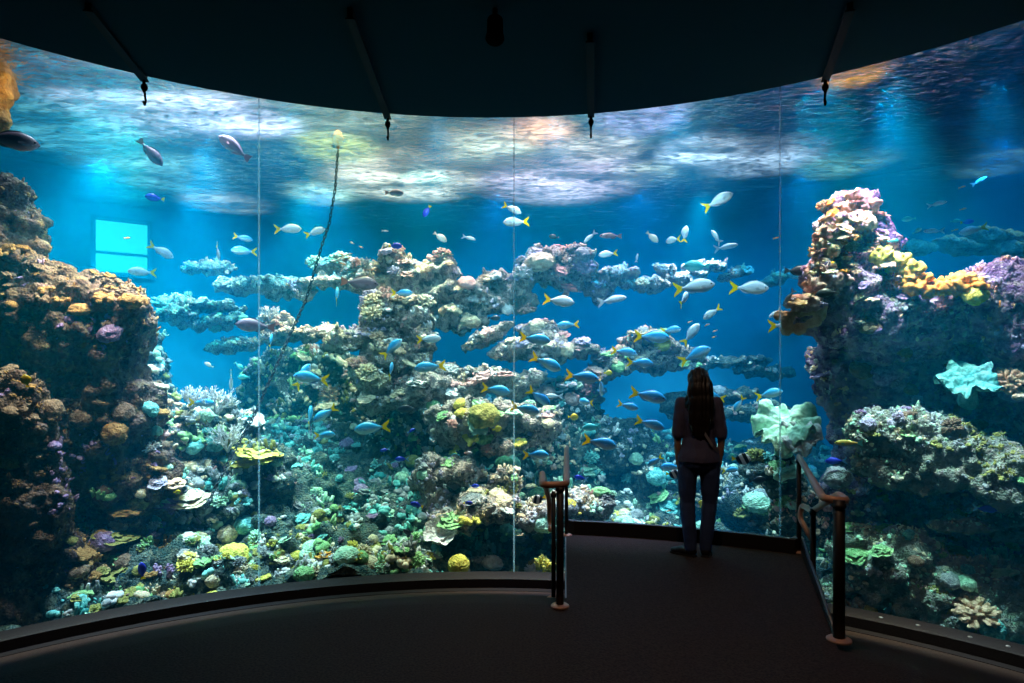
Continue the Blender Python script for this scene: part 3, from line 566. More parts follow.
formation('reef_stalk', 'narrow shaded rock stem standing under the ruffled pale leather coral', [
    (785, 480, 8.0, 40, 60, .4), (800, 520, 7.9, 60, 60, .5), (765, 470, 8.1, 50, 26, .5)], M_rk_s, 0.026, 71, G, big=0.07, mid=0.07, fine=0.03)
formation('reef_ledge', 'far green-grey rock shelf just above the grey-violet boulder', [
    (1000, 238, 10.0, 70, 14, .5, -12), (960, 246, 10.1, 60, 10, .5, -14), (1020, 250, 9.9, 50, 12, .5, -10), (915, 248, 10.2, 44, 12, .5, -8)], M_rk_g, 0.03, 73, big=0.07, mid=0.07, fine=0.03)

# ================================================================== CORALS: one of each kind, then copies
rnd = random.Random(7)
def finish(me, name): me.name = name; me.polygons.foreach_set('use_smooth', [True] * len(me.polygons)); return me
def c_boulder(seed):
    m = MB(); m.ball((0, 0, 0.18), (0.5, 0.5, 0.42), n=40, m=26); me = m.mesh('c'); V = vget(me); N = nget(me)
    V = V + N * (0.10 * fbm(V, 2.5, 2, seed) + 0.10 * (0.6 - worley(V, 5.5, seed)))[:, None]; vset(me, V); return finish(me, 'boulder_coral')
def c_brain(seed):
    m = MB(); m.ball((0, 0, 0.15), (0.5, 0.5, 0.40), n=56, m=34); me = m.mesh('c'); V = vget(me); N = nget(me)
    V = V + N * (0.05 * fbm(V, 2, 2, seed) + 0.022 * np.sin(26 * fbm(V, 2.6, 2, seed + 3)))[:, None]; vset(me, V); return finish(me, 'brain_coral')
def disc(R0, zc, cup, wav, seed, th=0.03, nr=10, na=44, c=(0, 0)):
    r_ = random.Random(seed); ph = [r_.uniform(0, 6.28) for _ in range(4)]
    V = []; Fc = []
    for side in (1, -1):
        for i in range(nr + 1):
            t = i / nr
            for k in range(na):
                a = 2*PI*k/na; rr = R0 * t * (1 + 0.10 * math.sin(3*a+ph[0]) + 0.08 * math.sin(5*a+ph[1]) + 0.04*math.sin(11*a+ph[3]))
                z = zc + cup * t * t + wav * t * t * (math.sin(4*a+ph[2]) + 0.7 * math.sin(9*a+ph[0]) + (0.5 * math.sin(14*a+ph[1]) * t if na > 60 else 0)) + side * th * (1 - 0.6 * t) * (0 if i == nr else 1)
                V.append((c[0] + rr * math.cos(a), c[1] + rr * math.sin(a), z))
    L = (nr + 1) * na
    for i in range(nr):
        for k in range(na):
            q = (i*na+k, (i+1)*na+k, (i+1)*na+(k+1)%na, i*na+(k+1)%na); Fc.append(q); Fc.append(tuple(L + v for v in reversed(q)))
    return V, Fc
def c_plate(seed):
    m = MB(); r_ = random.Random(seed)
    for k in range(4): m.add(*disc(0.5 - 0.07 * k, 0.08 + 0.075 * k, 0.03, 0.03, seed + k, 0.05, 6, 32, (r_.uniform(-.12, .12), r_.uniform(-.12, .12))))
    m.tube([(0, 0, -0.25), (0, 0, 0.3)], [0.16, 0.10], 8); me = m.mesh('c'); return finish(me, 'plate_coral')
def c_table(seed):
    m = MB(); m.add(*disc(0.5, 0.26, 0.05, 0.015, seed, 0.03, 8, 40)); m.tube([(0, 0, -0.2), (0, 0, 0.1), (0, 0, 0.24)], [0.14, 0.08, 0.22], 10); r_ = random.Random(seed)
    for k in range(130):
        a = r_.uniform(0, 2*PI); r = 0.5 * math.sqrt(r_.random()) * 0.98; x, y = r*math.cos(a), r*math.sin(a); z = 0.27 + 0.05 * (r/0.5)**2; h = r_.uniform(.03, .07)
        m.tube([(x, y, z), (x + r_.uniform(-.01, .01), y + r_.uniform(-.01, .01), z + h)], [0.017, 0.009], 5)
    return finish(m.mesh('c'), 'table_coral')
def branch(m, p, d, L, r, depth, r_, spread=0.6, up=0.2, nch=3, mi=0):
    q = p + d * L; mid = p + d * L * .5 + Vector((r_.uniform(-1, 1), r_.uniform(-1, 1), r_.uniform(-1, 1))) * L * .08
    m.tube([p, mid, q], [r, r * .85, r * .65], 6 if depth > 1 else 5, mi)
    if depth <= 0: return
    for k in range(nch):
        nd = (d + Vector((r_.gauss(0, spread), r_.gauss(0, spread), r_.gauss(0, spread) + up))).normalized(); branch(m, p + d * L * r_.uniform(.55, 1), nd, L * r_.uniform(.6, .85), r * .66, depth - 1, r_, spread, up, nch, mi)
def c_staghorn(seed):
    m = MB(); r_ = random.Random(seed)
    for k in range(6):
        a = 2*PI*k/6 + r_.uniform(-.3, .3); branch(m, Vector((0, 0, 0)), Vector((math.cos(a), math.sin(a), r_.uniform(.2, 1.1))).normalized(), 0.24, 0.035, 2, r_, .5, .25, 3)
    return finish(m.mesh('c'), 'staghorn_coral')
def c_bush(seed):
    m = MB(); r_ = random.Random(seed); m.ball((0, 0, 0.1), (0.3, 0.3, 0.24), n=14, m=8)
    for k in range(90):
        a = r_.uniform(0, 2*PI); e = math.asin(r_.uniform(-0.15, 1)); d = Vector((math.cos(a)*math.cos(e), math.sin(a)*math.cos(e), math.sin(e)))
        L = r_.uniform(.38, .52); m.tube([d * 0.2 + Vector((0, 0, .1)), d * L * Vector((1, 1, .85)).length / 1.65 + Vector((0, 0, .1)), d * (L + .02) + Vector((0, 0, .08))], [0.05, 0.05, 0.03], 6)
    return finish(m.mesh('c'), 'cauliflower_coral')
def c_soft(seed):
    m = MB(); r_ = random.Random(seed)
    for k in range(7):
        a = 2*PI*k/7 + r_.uniform(-.4, .4); branch(m, Vector((0, 0, 0)), Vector((math.cos(a)*.6, math.sin(a)*.6, r_.uniform(.6, 1.3))).normalized(), 0.24, 0.022, 3, r_, .42, .2, 3)
    return finish(m.mesh('c'), 'feathery_soft_coral')
def c_finger(seed):
    m = MB(); r_ = random.Random(seed)
    for k in range(22):
        a = r_.uniform(0, 2*PI); r = 0.34 * math.sqrt(r_.random()); x, y = r*math.cos(a), r*math.sin(a); h = r_.uniform(.28, .55) * (1 - .6 * r)
        m.tube([(x, y, -.1), (x * 1.15, y * 1.15, h * .6), (x * 1.35, y * 1.35, h * .92), (x * 1.37, y * 1.37, h)], [0.075, 0.068, 0.055, 0.02], 8)
    return finish(m.mesh('c'), 'finger_coral')
def c_leather(seed, wav=0.075):
    m = MB(); m.add(*disc(0.5, 0.26, 0.02, wav, seed, 0.035, 14, 72)); m.tube([(0, 0, -0.2), (0, 0, 0.05), (0, 0, 0.24)], [0.16, 0.12, 0.2], 12); me = m.mesh('c')
    V = vget(me); N = nget(me); V = V + N * (0.05 * fbm(V, 4, 3, seed, ridge=True))[:, None]; V[:, 2] += 0.08 * vnoise(V * np.array([1, 1, .2]), 3.5, seed + 2) * (np.hypot(V[:, 0], V[:, 1]) > .15); vset(me, V); return finish(me, 'leather_coral')
def c_bowl(seed):
    m = MB(); m.add(*disc(0.5, 0.02, 0.30, 0.03, seed, 0.04, 12, 48)); m.add(*disc(0.30, 0.05, 0.16, 0.02, seed + 1, 0.03, 8, 40)); m.tube([(0, 0, -0.3), (0, 0, 0.05)], [0.2, 0.14], 12); return finish(m.mesh('c'), 'bowl_coral')
def c_crustlump(seed):
    m = MB(); r_ = random.Random(seed)
    for k in range(16):
        a = r_.uniform(0, 2*PI); r = .42 * math.sqrt(r_.random()); s_ = r_.uniform(.09, .2) * (1.2 - r); m.ball((r*math.cos(a), r*math.sin(a), .05 + r_.uniform(0, .16)), (s_, s_, s_ * .8), n=12, m=8)
    me = remesh(m, 0.03, 'c'); V = vget(me); N = nget(me); vset(me, V + N * (0.03 * (0.5 - worley(V, 9, seed)))[:, None]); return finish(me, 'lobed_coral')
PROTO = {'boulder_coral': [c_boulder(s) for s in (1, 2, 3)], 'brain_coral': [c_brain(1), c_brain(5)], 'plate_coral': [c_plate(s) for s in (1, 8, 20)], 'table_coral': [c_table(3)],
         'staghorn_coral': [c_staghorn(s) for s in (1, 2)], 'cauliflower_coral': [c_bush(s) for s in (1, 2, 3)], 'feathery_soft_coral': [c_soft(s) for s in (1, 2)], 'finger_coral': [c_finger(1), c_finger(2)],
         'leather_coral': [c_leather(1), c_leather(7)], 'bowl_coral': [c_bowl(1)], 'lobed_coral': [c_crustlump(s) for s in (1, 2, 3)]}
def coralmat(name, a, b_, sc=14):
    m, nt, b = mat(name); N = nt.nodes; L = nt.links; tc = N.new('ShaderNodeTexCoord')
    n = N.new('ShaderNodeTexNoise'); n.inputs['Scale'].default_value = 5; n.inputs['Detail'].default_value = 6; n.inputs['Roughness'].default_value = .7; L.new(tc.outputs['Object'], n.inputs[0])
    L.new(ramp(nt, [(0.36, a), (0.62, b_)], n.outputs['Fac']), b.inputs['Base Color']); b.inputs['Roughness'].default_value = .9; b.inputs['Specular IOR Level'].default_value = 0.15
    v = N.new('ShaderNodeTexVoronoi'); v.inputs['Scale'].default_value = sc; L.new(tc.outputs['Object'], v.inputs[0])
    bp = N.new('ShaderNodeBump'); bp.inputs['Strength'].default_value = .5; bp.inputs['Distance'].default_value = .03; L.new(v.outputs['Distance'], bp.inputs['Height']); L.new(bp.outputs[0], b.inputs['Normal']); return m
CM = {'cream': coralmat('cream_coral', (0.52, 0.38, 0.24), (0.95, 0.82, 0.58)), 'white': coralmat('white_coral', (0.62, 0.62, 0.62), (0.95, 0.93, 0.90)),
      'pink': coralmat('pink_coral', (0.55, 0.26, 0.24), (0.95, 0.56, 0.48)), 'peach': coralmat('peach_coral', (0.62, 0.36, 0.22), (0.95, 0.66, 0.44)),
      'yellow': coralmat('yellow_coral', (0.55, 0.45, 0.06), (0.95, 0.85, 0.20)), 'olive': coralmat('olive_coral', (0.16, 0.16, 0.04), (0.42, 0.40, 0.12)),
      'green': coralmat('green_coral', (0.12, 0.34, 0.12), (0.45, 0.75, 0.35)), 'mint': coralmat('mint_coral', (0.30, 0.62, 0.42), (0.70, 0.95, 0.72)),
      'purple': coralmat('purple_coral', (0.16, 0.09, 0.22), (0.46, 0.32, 0.52)), 'orange': coralmat('orange_coral', (0.55, 0.18, 0.03), (0.98, 0.50, 0.10)),
      'ochre': coralmat('ochre_coral', (0.24, 0.12, 0.04), (0.50, 0.28, 0.10)), 'brown': coralmat('brown_coral', (0.10, 0.06, 0.04), (0.30, 0.20, 0.13)), 'teal': coralmat('teal_coral', (0.04, 0.30, 0.30), (0.30, 0.75, 0.68)),
      'grey': coralmat('grey_coral', (0.16, 0.18, 0.20), (0.46, 0.48, 0.48)), 'lilac': coralmat('lilac_coral', (0.36, 0.30, 0.45), (0.70, 0.62, 0.78))}
def crustcoral(name, label, blobs, colour, seed, **kw):
    o = formation(name, label, blobs, CM[colour], 0.014, seed, None, **kw); o['category'] = 'coral'; return o
K = dict(big=0.04, fb=2.5, mid=0.045, fm=8, fine=0.032, ff=20)
crustcoral('encrusting_coral', 'golden yellow bushy coral just below the purple pinnacle', [(880, 258, 6.95, 26, 18, .3), (895, 262, 6.9, 26, 16, .3), (908, 270, 6.85, 20, 14, .3)], 'yellow', 81, **K)
crustcoral('encrusting_coral', 'bright orange coral tongue running down the saddle of the purple cliff', [(908, 276, 6.8, 20, 12, .25, 40), (918, 284, 6.75, 26, 12, .25, 35), (932, 290, 6.7, 26, 10, .25)], 'orange', 82, **K)
crustcoral('encrusting_coral', 'orange-yellow coral mound between the pinnacle and the grey-violet boulder', [(942, 286, 6.75, 30, 14, .3), (960, 284, 6.7, 34, 18, .3), (972, 288, 6.65, 20, 16, .3)], 'orange', 83, **K)
crustcoral('encrusting_coral', 'peach coral crust capping the tip of the purple pinnacle', [(852, 201, 7.15, 34, 16, .4), (842, 210, 7.1, 22, 14, .35), (864, 208, 7.1, 24, 14, .35)], 'peach', 84, **K)
crustcoral('encrusting_coral', 'cream-pink coral crust on the sunlit side of the purple pinnacle', [(845, 222, 6.95, 34, 14, .3, -10), (833, 234, 6.95, 26, 20, .3), (826, 250, 6.95, 20, 24, .3), (860, 226, 6.95, 26, 12, .3)], 'cream', 85, **K)
crustcoral('encrusting_coral', 'pinkish coral crust lower down the blue-water edge of the purple pinnacle', [(820, 268, 6.95, 22, 18, .3), (818, 285, 6.9, 30, 16, .3), (836, 280, 6.85, 26, 12, .3), (805, 303, 6.9, 34, 14, .3)], 'pink', 86, **K)
formation('rock_ledge', 'oval yellowish coral-crusted ledge jutting from the purple cliff beyond the railing', [(905, 472, 6.65, 66, 28, .5, 14), (880, 464, 6.8, 50, 22, .5), (922, 482, 6.6, 36, 22, .4)], M_rk_g, 0.02, 87, big=0.05, mid=0.05, fm=6, fine=0.03, ff=13)
bpy.context.view_layer.update()
def make_bvh(objs):
    V = []; Fc = []
    for o in objs:
        b = len(V); mw = o.matrix_world; V += [mw @ v.co for v in o.data.vertices]; Fc += [tuple(i + b for i in p.vertices) for p in o.data.polygons]
    return BVHTree.FromPolygons(V, Fc)
BV = make_bvh(REEF); EYEV = Vector((0, 0, EYE))
def hit(px, py):
    d = (P(px, py, 1) - EYEV).normalized(); h = BV.ray_cast(EYEV, d, 40); return (h[0], h[1]) if h[0] else (None, None)
used = set()
def coral(kind, colour, px, py, wpx, label, group=None, tilt=0.45, zs=1.0, seed=None, D=None, sink=0.12, rotz=None):
    """kind, colour, picture position of its foot on the rock, width in pixels"""
    loc, nrm = hit(px, py)
    if D is not None: loc = P(px, py, D); nrm = (Vector((-loc.x, -loc.y, 0)).normalized() + Vector((0, 0, .55))).normalized()
    if loc is None: return None
    sd = rnd.randrange(1 << 20) if seed is None else seed; me = PROTO[kind][sd % len(PROTO[kind])]
    if me.name in used and False: pass
    o = bpy.data.objects.new(kind, me); COL.objects.link(o)
    if not me.materials: me.materials.append(CM[colour])
    o.material_slots[0].link = 'OBJECT'; o.material_slots[0].material = CM[colour]
    if nrm.dot(EYEV - loc) < 0: nrm = -nrm
    ax = (Vector((0, 0, 1)) * (1 - tilt) + nrm * tilt).normalized(); q = Vector((0, 0, 1)).rotation_difference(ax)
    s_ = wpx / F * loc.y
    rz = rnd.uniform(0, 6.28) if rotz is None else rotz
    o.matrix_world = Matrix.Translation(loc - ax * s_ * sink) @ q.to_matrix().to_4x4() @ Matrix.Rotation(rz, 4, 'Z') @ Matrix.Diagonal((s_, s_, s_ * zs, 1))
    tag(o, label, 'coral', group); return o
# single corals one can name
H = [
 ('leather_coral', 'mint', 785, 436, 60, 'large ruffled pale mint leather coral in front of the third glass seam', .62, 1.3, 7.8),
 ('leather_coral', 'white', 800, 441, 38, 'small whitish leather coral frill at the lower edge of the mint one', .8, 1.2, 7.6),
 ('leather_coral', 'teal', 968, 386, 50, 'turquoise ruffled leather coral on the purple cliff by the orange-pink coral', .6, 1.2, 6.6),
 ('cauliflower_coral', 'peach', 1008, 383, 34, 'orange-pink bushy coral at the end of the turquoise leather coral', .4, 1.0, 6.6),
 ('lobed_coral', 'cream', 1018, 393, 26, 'cream lobed coral under the orange-pink bushy coral', .4, 1.0, 6.5),
 ('boulder_coral', 'yellow', 975, 296, 22, 'round yellow coral against the grey-violet boulder', .4, 1.0, None),
 ('lobed_coral', 'ochre', 848, 235, 26, 'golden coral patch halfway up the purple pinnacle', .8, .7, None),
 ('lobed_coral', 'pink', 826, 236, 30, 'pink coral crust on the blue-water edge of the purple pinnacle', .8, .8, None),
 ('lobed_coral', 'peach', 800, 312, 50, 'peach and cream coral crust on the foot of the purple pinnacle by the third seam', .6, .5, None),
 ('cauliflower_coral', 'peach', 975, 612, 44, 'brownish orange coral at the foot of the knobbly mound', .5, .6, None),
 ('table_coral', 'cream', 652, 338, 48, 'pale flat table coral topping the outcrop above the person', .1, .8, None),
 ('brain_coral', 'yellow', 662, 345, 18, 'round pale yellow coral just under the flat table coral', .3, .9, 10.0),
 ('boulder_coral', 'cream', 540, 262, 30, 'big rounded cream boulder coral on the outcrop past the middle glass seam', .2, .7, None),
 ('boulder_coral', 'cream', 470, 321, 22, 'smooth tan boulder coral on the outcrop before the middle glass seam', .2, .7, None),
 ('bowl_coral', 'white', 440, 533, 32, 'whitish bowl-shaped coral at the lower reef beside the yellow corals', .75, 1.0, 7.9),
 ('lobed_coral', 'yellow', 470, 521, 24, 'bright yellow lobed coral beside the whitish bowl coral', .3, .9, 7.9),
 ('brain_coral', 'yellow', 459, 566, 22, 'yellow rounded coral at the window foot by the black cave', .2, 1.2, 7.5),
 ('lobed_coral', 'yellow', 468, 437, 24, 'yellow coral patch on the broad mound above the dark hollow', .6, .7, None),
 ('boulder_coral', 'olive', 484, 416, 30, 'olive rounded coral crowning the broad mound above the dark hollow', .4, .8, None),
 ('plate_coral', 'green', 450, 520, 26, 'green plate coral between the bowl coral and the yellow lobed coral', .3, .7, None),
 ('plate_coral', 'cream', 188, 498, 38, 'creamy plate coral ledge beside the chain end', .2, .6, None),
 ('lobed_coral', 'cream', 197, 462, 34, 'bright cream mound coral by the glass seam near the cliff', .2, .8, None),
 ('plate_coral', 'yellow', 262, 452, 46, 'pale yellow-green plate coral ledge past the first glass seam', .2, .5, None),
 ('plate_coral', 'yellow', 246, 460, 30, 'smaller pale yellow plate coral touching the first glass seam', .2, .5, None),
 ('plate_coral', 'peach', 170, 482, 26, 'small peach plate coral above the creamy ledge', .2, .6, None),
 ('brain_coral', 'green', 304, 574, 22, 'green brain coral at the window foot near the first glass seam', .1, .9, None),
 ('plate_coral', 'orange', 325, 553, 20, 'rusty orange plate coral on the slope above the brain coral', .2, .6, None),
 ('boulder_coral', 'mint', 346, 556, 26, 'pale mint boulder coral on the slope near the rusty plate', .2, .8, None),
 ('boulder_coral', 'mint', 327, 512, 9, 'small pale round coral pair member, bluish one, on the dark slope', .2, .9, None),
 ('boulder_coral', 'green', 334, 508, 9, 'small yellow-green round coral on the dark slope', .2, .9, None),
 ('lobed_coral', 'white', 356, 520, 14, 'small bright white coral on the dark teal slope', .2, .8, None),
 ('lobed_coral', 'yellow', 262, 578, 18, 'small golden coral at the window foot below the first seam', .2, .8, None),
 ('plate_coral', 'olive', 110, 536, 40, 'olive plate coral at the shaded foot of the brown cliff', .2, .6, None),
 ('plate_coral', 'ochre', 130, 508, 32, 'tan-orange plate coral at the foot of the brown cliff', .2, .6, None),
 ('boulder_coral', 'orange', 98, 546, 9, 'tiny bright orange round coral beside the olive plate', .2, .9, None),
 ('boulder_coral', 'green', 108, 496, 14, 'small vivid green coral at the foot of the brown cliff', .2, .7, None),
 ('boulder_coral', 'yellow', 234, 556, 30, 'lime-yellow boulder coral at the window foot near the cliff', .2, .8, None),
 ('finger_coral', 'yellow', 545, 564, 26, 'yellow finger coral at the window foot behind the railing post', .2, .8, 7.7),
 ('boulder_coral', 'mint', 545, 524, 24, 'pale mint boulder coral behind the railing post', .2, .8, None),
 ('plate_coral', 'green', 634, 522, 26, 'lime green plate coral just above the platform curb', .2, .7, None),
 ('staghorn_coral', 'cream', 520, 318, 44, 'pale staghorn coral with long level branches at the middle glass seam', .1, .5, None),
 ('boulder_coral', 'grey', 838, 478, 26, 'grey round coral at the edge of the purple cliff behind the railing', .3, .9, 7.0),
 ('plate_coral', 'mint', 782, 472, 34, 'pale lime plate coral below the big mint leather coral', .3, .7, None),
 ('boulder_coral', 'mint', 757, 503, 26, 'dim round teal coral beside the person', .3, .9, None),
 ('feathery_soft_coral', 'white', 216, 408, 52, 'white feathery soft coral rising beside the brown cliff near the first seam', .2, 1.0, 8.15),
 ('feathery_soft_coral', 'white', 192, 404, 44, 'white feathery soft coral nearer the brown cliff', .2, 1.0, 8.15),
 ('feathery_soft_coral', 'white', 228, 446, 54, 'large lower white feathery soft coral near the first seam', .3, 1.0, 8.15),
 ('feathery_soft_coral', 'white', 270, 318, 30, 'bluish white feathery soft coral on the tip of the pale arch', .2, 1.0, None),
 ('staghorn_coral', 'white', 168, 300, 46, 'far whitish branching coral between the brown cliff and the first seam', .1, .7, None),
 ('feathery_soft_coral', 'grey', 365, 270, 36, 'greyish feathery coral on the ledge next to the high pinnacle', .2, .9, None),
]
for kind, colr, x, y, wd, lab, tl, zs, D in H: coral(kind, colr, x, y, wd, lab, None, tl, zs, D=D)
# the smaller growth, kind by kind and patch by patch
ZN = [
 ('on the top of the high reef pinnacle and its ledges', (290, 470, 250, 312), 46, (9, 20), ['lobed_coral', 'cauliflower_coral', 'plate_coral', 'staghorn_coral'], ['cream', 'white', 'pink', 'peach', 'lilac']),
 ('on the pale arch over the big cave', (262, 470, 312, 405), 40, (9, 22), ['lobed_coral', 'cauliflower_coral', 'plate_coral', 'staghorn_coral'], ['cream', 'white', 'pink', 'peach', 'cream']),
 ('on the ledges around the middle glass seam', (460, 610, 250, 400), 56, (8, 20), ['lobed_coral', 'boulder_coral', 'cauliflower_coral', 'staghorn_coral', 'plate_coral'], ['cream', 'white', 'pink', 'lilac', 'grey']),
 ('on the far ridge in the open blue water', (590, 800, 258, 300), 20, (7, 14), ['lobed_coral', 'cauliflower_coral', 'staghorn_coral'], ['cream', 'white', 'grey']),
 ('on the outcrop above the person', (590, 720, 325, 420), 26, (8, 18), ['lobed_coral', 'boulder_coral', 'plate_coral', 'cauliflower_coral'], ['cream', 'mint', 'grey', 'green']),
 ('on the dim reef behind the person', (560, 800, 420, 530), 36, (8, 20), ['lobed_coral', 'boulder_coral', 'plate_coral', 'cauliflower_coral'], ['teal', 'grey', 'mint', 'green', 'olive']),
 ('on the broad mound above the dark hollow', (430, 560, 400, 455), 30, (8, 18), ['lobed_coral', 'boulder_coral', 'plate_coral', 'cauliflower_coral'], ['cream', 'green', 'yellow', 'pink', 'mint']),
 ('on the lower shelf beside the dark hollow', (415, 556, 458, 572), 52, (8, 20), ['lobed_coral', 'boulder_coral', 'plate_coral', 'cauliflower_coral', 'finger_coral'], ['cream', 'green', 'mint', 'white', 'olive', 'grey']),
 ('along the window foot above the platform curb', (566, 690, 500, 530), 14, (8, 16), ['lobed_coral', 'boulder_coral', 'finger_coral'], ['cream', 'green', 'mint', 'yellow']),
 ('on the dark teal slope under the cave', (270, 430, 430, 545), 76, (6, 14), ['plate_coral', 'boulder_coral', 'plate_coral', 'cauliflower_coral', 'finger_coral'], ['teal', 'grey', 'mint', 'olive', 'purple', 'teal']),
 ('along the window foot below the dark teal slope', (180, 430, 538, 600), 84, (7, 17), ['lobed_coral', 'plate_coral', 'cauliflower_coral', 'brain_coral', 'finger_coral', 'cauliflower_coral'], ['green', 'cream', 'mint', 'olive', 'yellow', 'grey', 'white']),
 ('on the bluish slope between cliff and first seam', (150, 262, 380, 540), 60, (8, 19), ['lobed_coral', 'boulder_coral', 'plate_coral', 'cauliflower_coral', 'feathery_soft_coral'], ['white', 'grey', 'lilac', 'mint', 'cream', 'teal']),
 ('at the shaded foot of the brown cliff', (70, 180, 480, 610), 48, (9, 24), ['lobed_coral', 'boulder_coral', 'plate_coral', 'finger_coral'], ['olive', 'ochre', 'cream', 'brown', 'green', 'purple']),
 ('on the far ledges behind the brown cliff', (150, 280, 255, 350), 18, (8, 18), ['lobed_coral', 'staghorn_coral', 'plate_coral', 'feathery_soft_coral'], ['white', 'cream', 'mint']),
 ('on the brown cliff shoulder', (0, 145, 245, 300), 26, (8, 18), ['lobed_coral'], ['brown', 'ochre', 'brown', 'ochre']),
 ('on the face of the brown cliff', (0, 165, 300, 480), 32, (8, 22), ['lobed_coral', 'boulder_coral'], ['brown', 'purple', 'brown', 'ochre', 'brown']),
 ('on the purple pinnacle', (790, 905, 200, 325), 60, (7, 16), ['lobed_coral', 'lobed_coral', 'plate_coral', 'cauliflower_coral'], ['pink', 'peach', 'cream', 'peach', 'purple', 'orange']),
 ('on the shaded face of the purple cliff', (800, 1020, 320, 430), 36, (8, 20), ['lobed_coral', 'boulder_coral', 'cauliflower_coral'], ['purple', 'purple', 'lilac', 'purple', 'brown']),
 ('on the pale ledges of the purple cliff', (840, 1024, 430, 520), 12, (8, 15), ['lobed_coral'], ['olive', 'grey', 'cream', 'green']),
 ('on the knobbly mound by the railing', (845, 1024, 520, 635), 44, (9, 24), ['lobed_coral', 'boulder_coral', 'plate_coral', 'finger_coral'], ['olive', 'grey', 'green', 'mint', 'brown', 'teal']),
]
SIZEW = {'boulder_coral': 'small rounded', 'lobed_coral': 'small lobed', 'plate_coral': 'small plate', 'cauliflower_coral': 'small knobbly', 'finger_coral': 'small finger', 'staghorn_coral': 'small branching', 'brain_coral': 'small brain', 'feathery_soft_coral': 'small feathery'}
CW = {'cream': 'cream', 'white': 'white', 'pink': 'pinkish', 'peach': 'peach', 'lilac': 'lilac', 'grey': 'grey', 'mint': 'pale mint', 'green': 'green', 'teal': 'teal', 'olive': 'olive', 'yellow': 'yellow', 'purple': 'purple', 'ochre': 'ochre', 'brown': 'brown', 'orange': 'orange'}
for zone, (x0, x1, y0, y1), n_, (w0, w1), kinds, cols in ZN:
    k = 0
    for t_ in range(n_ * 5):
        if k >= n_: break
        x, y = rnd.uniform(x0, x1), rnd.uniform(y0, y1); loc, nrm = hit(x, y)
        if loc is None or loc.y > 12.6: continue
        if nrm.dot(EYEV - loc) < 0: nrm = -nrm
        if nrm.z < rnd.uniform(-0.3, 0.75) or math.hypot(loc.x - CX, loc.y - CY) < R + 0.28: continue
        kd = rnd.choice(kinds); c = rnd.choice(cols); k += 1
        word = kd.replace('_', ' '); lab = '%s %s coral %s' % (SIZEW[kd], CW[c], zone)
        coral(kd, c, x, y, rnd.uniform(w0, w1) * 1.15, lab, '%s %ss %s' % (CW[c], word, zone), rnd.uniform(.3, .7), rnd.uniform(.6, 1.0))
# ------------------------------------------------------------------ uncountable bits of growth encrusting the rock
def bits(name, label, objs, n, cols, s0, s1, seed, box=None):
    r_ = random.Random(seed); protos = []
    for k in range(5):
        m = MB(); q = random.Random(100 + k)
        for j in range(4):
            a = q.uniform(0, 6.28); c = Vector((math.cos(a), math.sin(a), 0)) * q.uniform(.1, .5)
            if k % 2: m.tube([c + Vector((0, 0, -.3)), c * 1.3 + Vector((q.uniform(-.2, .2), q.uniform(-.2, .2), q.uniform(.5, 1.1)))], [q.uniform(.2, .3), q.uniform(.08, .18)], 5)
            else: sz = q.uniform(.3, .55); m.ball(c + Vector((0, 0, q.uniform(-.1, .25))), (sz, sz, sz * q.uniform(.4, .9)), n=7, m=5)
        protos.append((np.array(m.V), m.F))
    A = []; W = []
    for o in objs:
        me = o.data; mw = o.matrix_world; c = np.empty(len(me.polygons) * 3); me.polygons.foreach_get('center', c); c = c.reshape(-1, 3) + np.array(mw.translation)
        nn = np.empty(len(me.polygons) * 3); me.polygons.foreach_get('normal', nn); nn = nn.reshape(-1, 3); ar = np.empty(len(me.polygons)); me.polygons.foreach_get('area', ar)
        ey = np.array(EYEV) - c; dist = np.linalg.norm(ey, axis=1); f = (nn * ey).sum(1) / dist
        if nn[:, 2].mean() < -.2: nn = -nn; f = -f
        px = 512 + F * c[:, 0] / np.maximum(c[:, 1], .1); clump = np.clip(fbm(c, 1.6, 2, seed) * 2 + .6, 0, 1)
        w_ = ar * (f > -.1) * np.clip(nn[:, 2] + .35, 0, 1) * (px > -60) * (px < 1090) * (c[:, 1] > 2) * clump * (np.hypot(c[:, 0] - CX, c[:, 1] - CY) > R + .22) * (np.hypot(c[:, 0] - CX, c[:, 1] - CY) < RO - .3) / dist ** 1.5
        A.append(np.hstack([c, nn])); W.append(w_)
    A = np.vstack(A); W = np.concatenate(W); rs = np.random.RandomState(seed); idx = rs.choice(len(A), n, p=W / W.sum())
    VV = []; FF = []; MI = []; base = 0
    cl = fbm(A[idx][:, :3], 1.3, 2, seed + 5)
    for t, i in enumerate(idx):
        c, nr = Vector(A[i][:3]), Vector(A[i][3:]); ax = (nr + Vector((0, 0, .7))).normalized(); q = (Vector((0, 0, 1)).rotation_difference(ax).to_matrix() @ Matrix.Rotation(r_.uniform(0, 6.28), 3, 'Z'))
        pv, pf_ = protos[r_.randrange(5)]; sc = s0 + (s1 - s0) * r_.random() ** 2.2; M_ = np.array(q) * sc
        VV.append(pv @ M_.T + np.array(c)); FF += [tuple(v + base for v in f) for f in pf_]; base += len(pv)
        mi = int((cl[t] * .9 + .5) * len(cols) + r_.uniform(-1.2, 1.2)); MI += [max(0, min(len(cols) - 1, mi))] * len(pf_)
    me = mesh_np(name, np.vstack(VV), FF); me.polygons.foreach_set('material_index', MI)
    o = link(name, me, [CM[c] for c in cols]); tag(o, label, 'coral growth', None, 'stuff'); return o
for o in REEF: o.select_set(False)
cen = [o for o in REEF if o.get('group') == G]
bits('coral_rubble', 'crust of tiny pale corals and shell bits all over the central reef ledges', cen, 5200, ['lilac', 'grey', 'cream', 'white', 'cream', 'pink', 'peach'], .018, .085, 5)
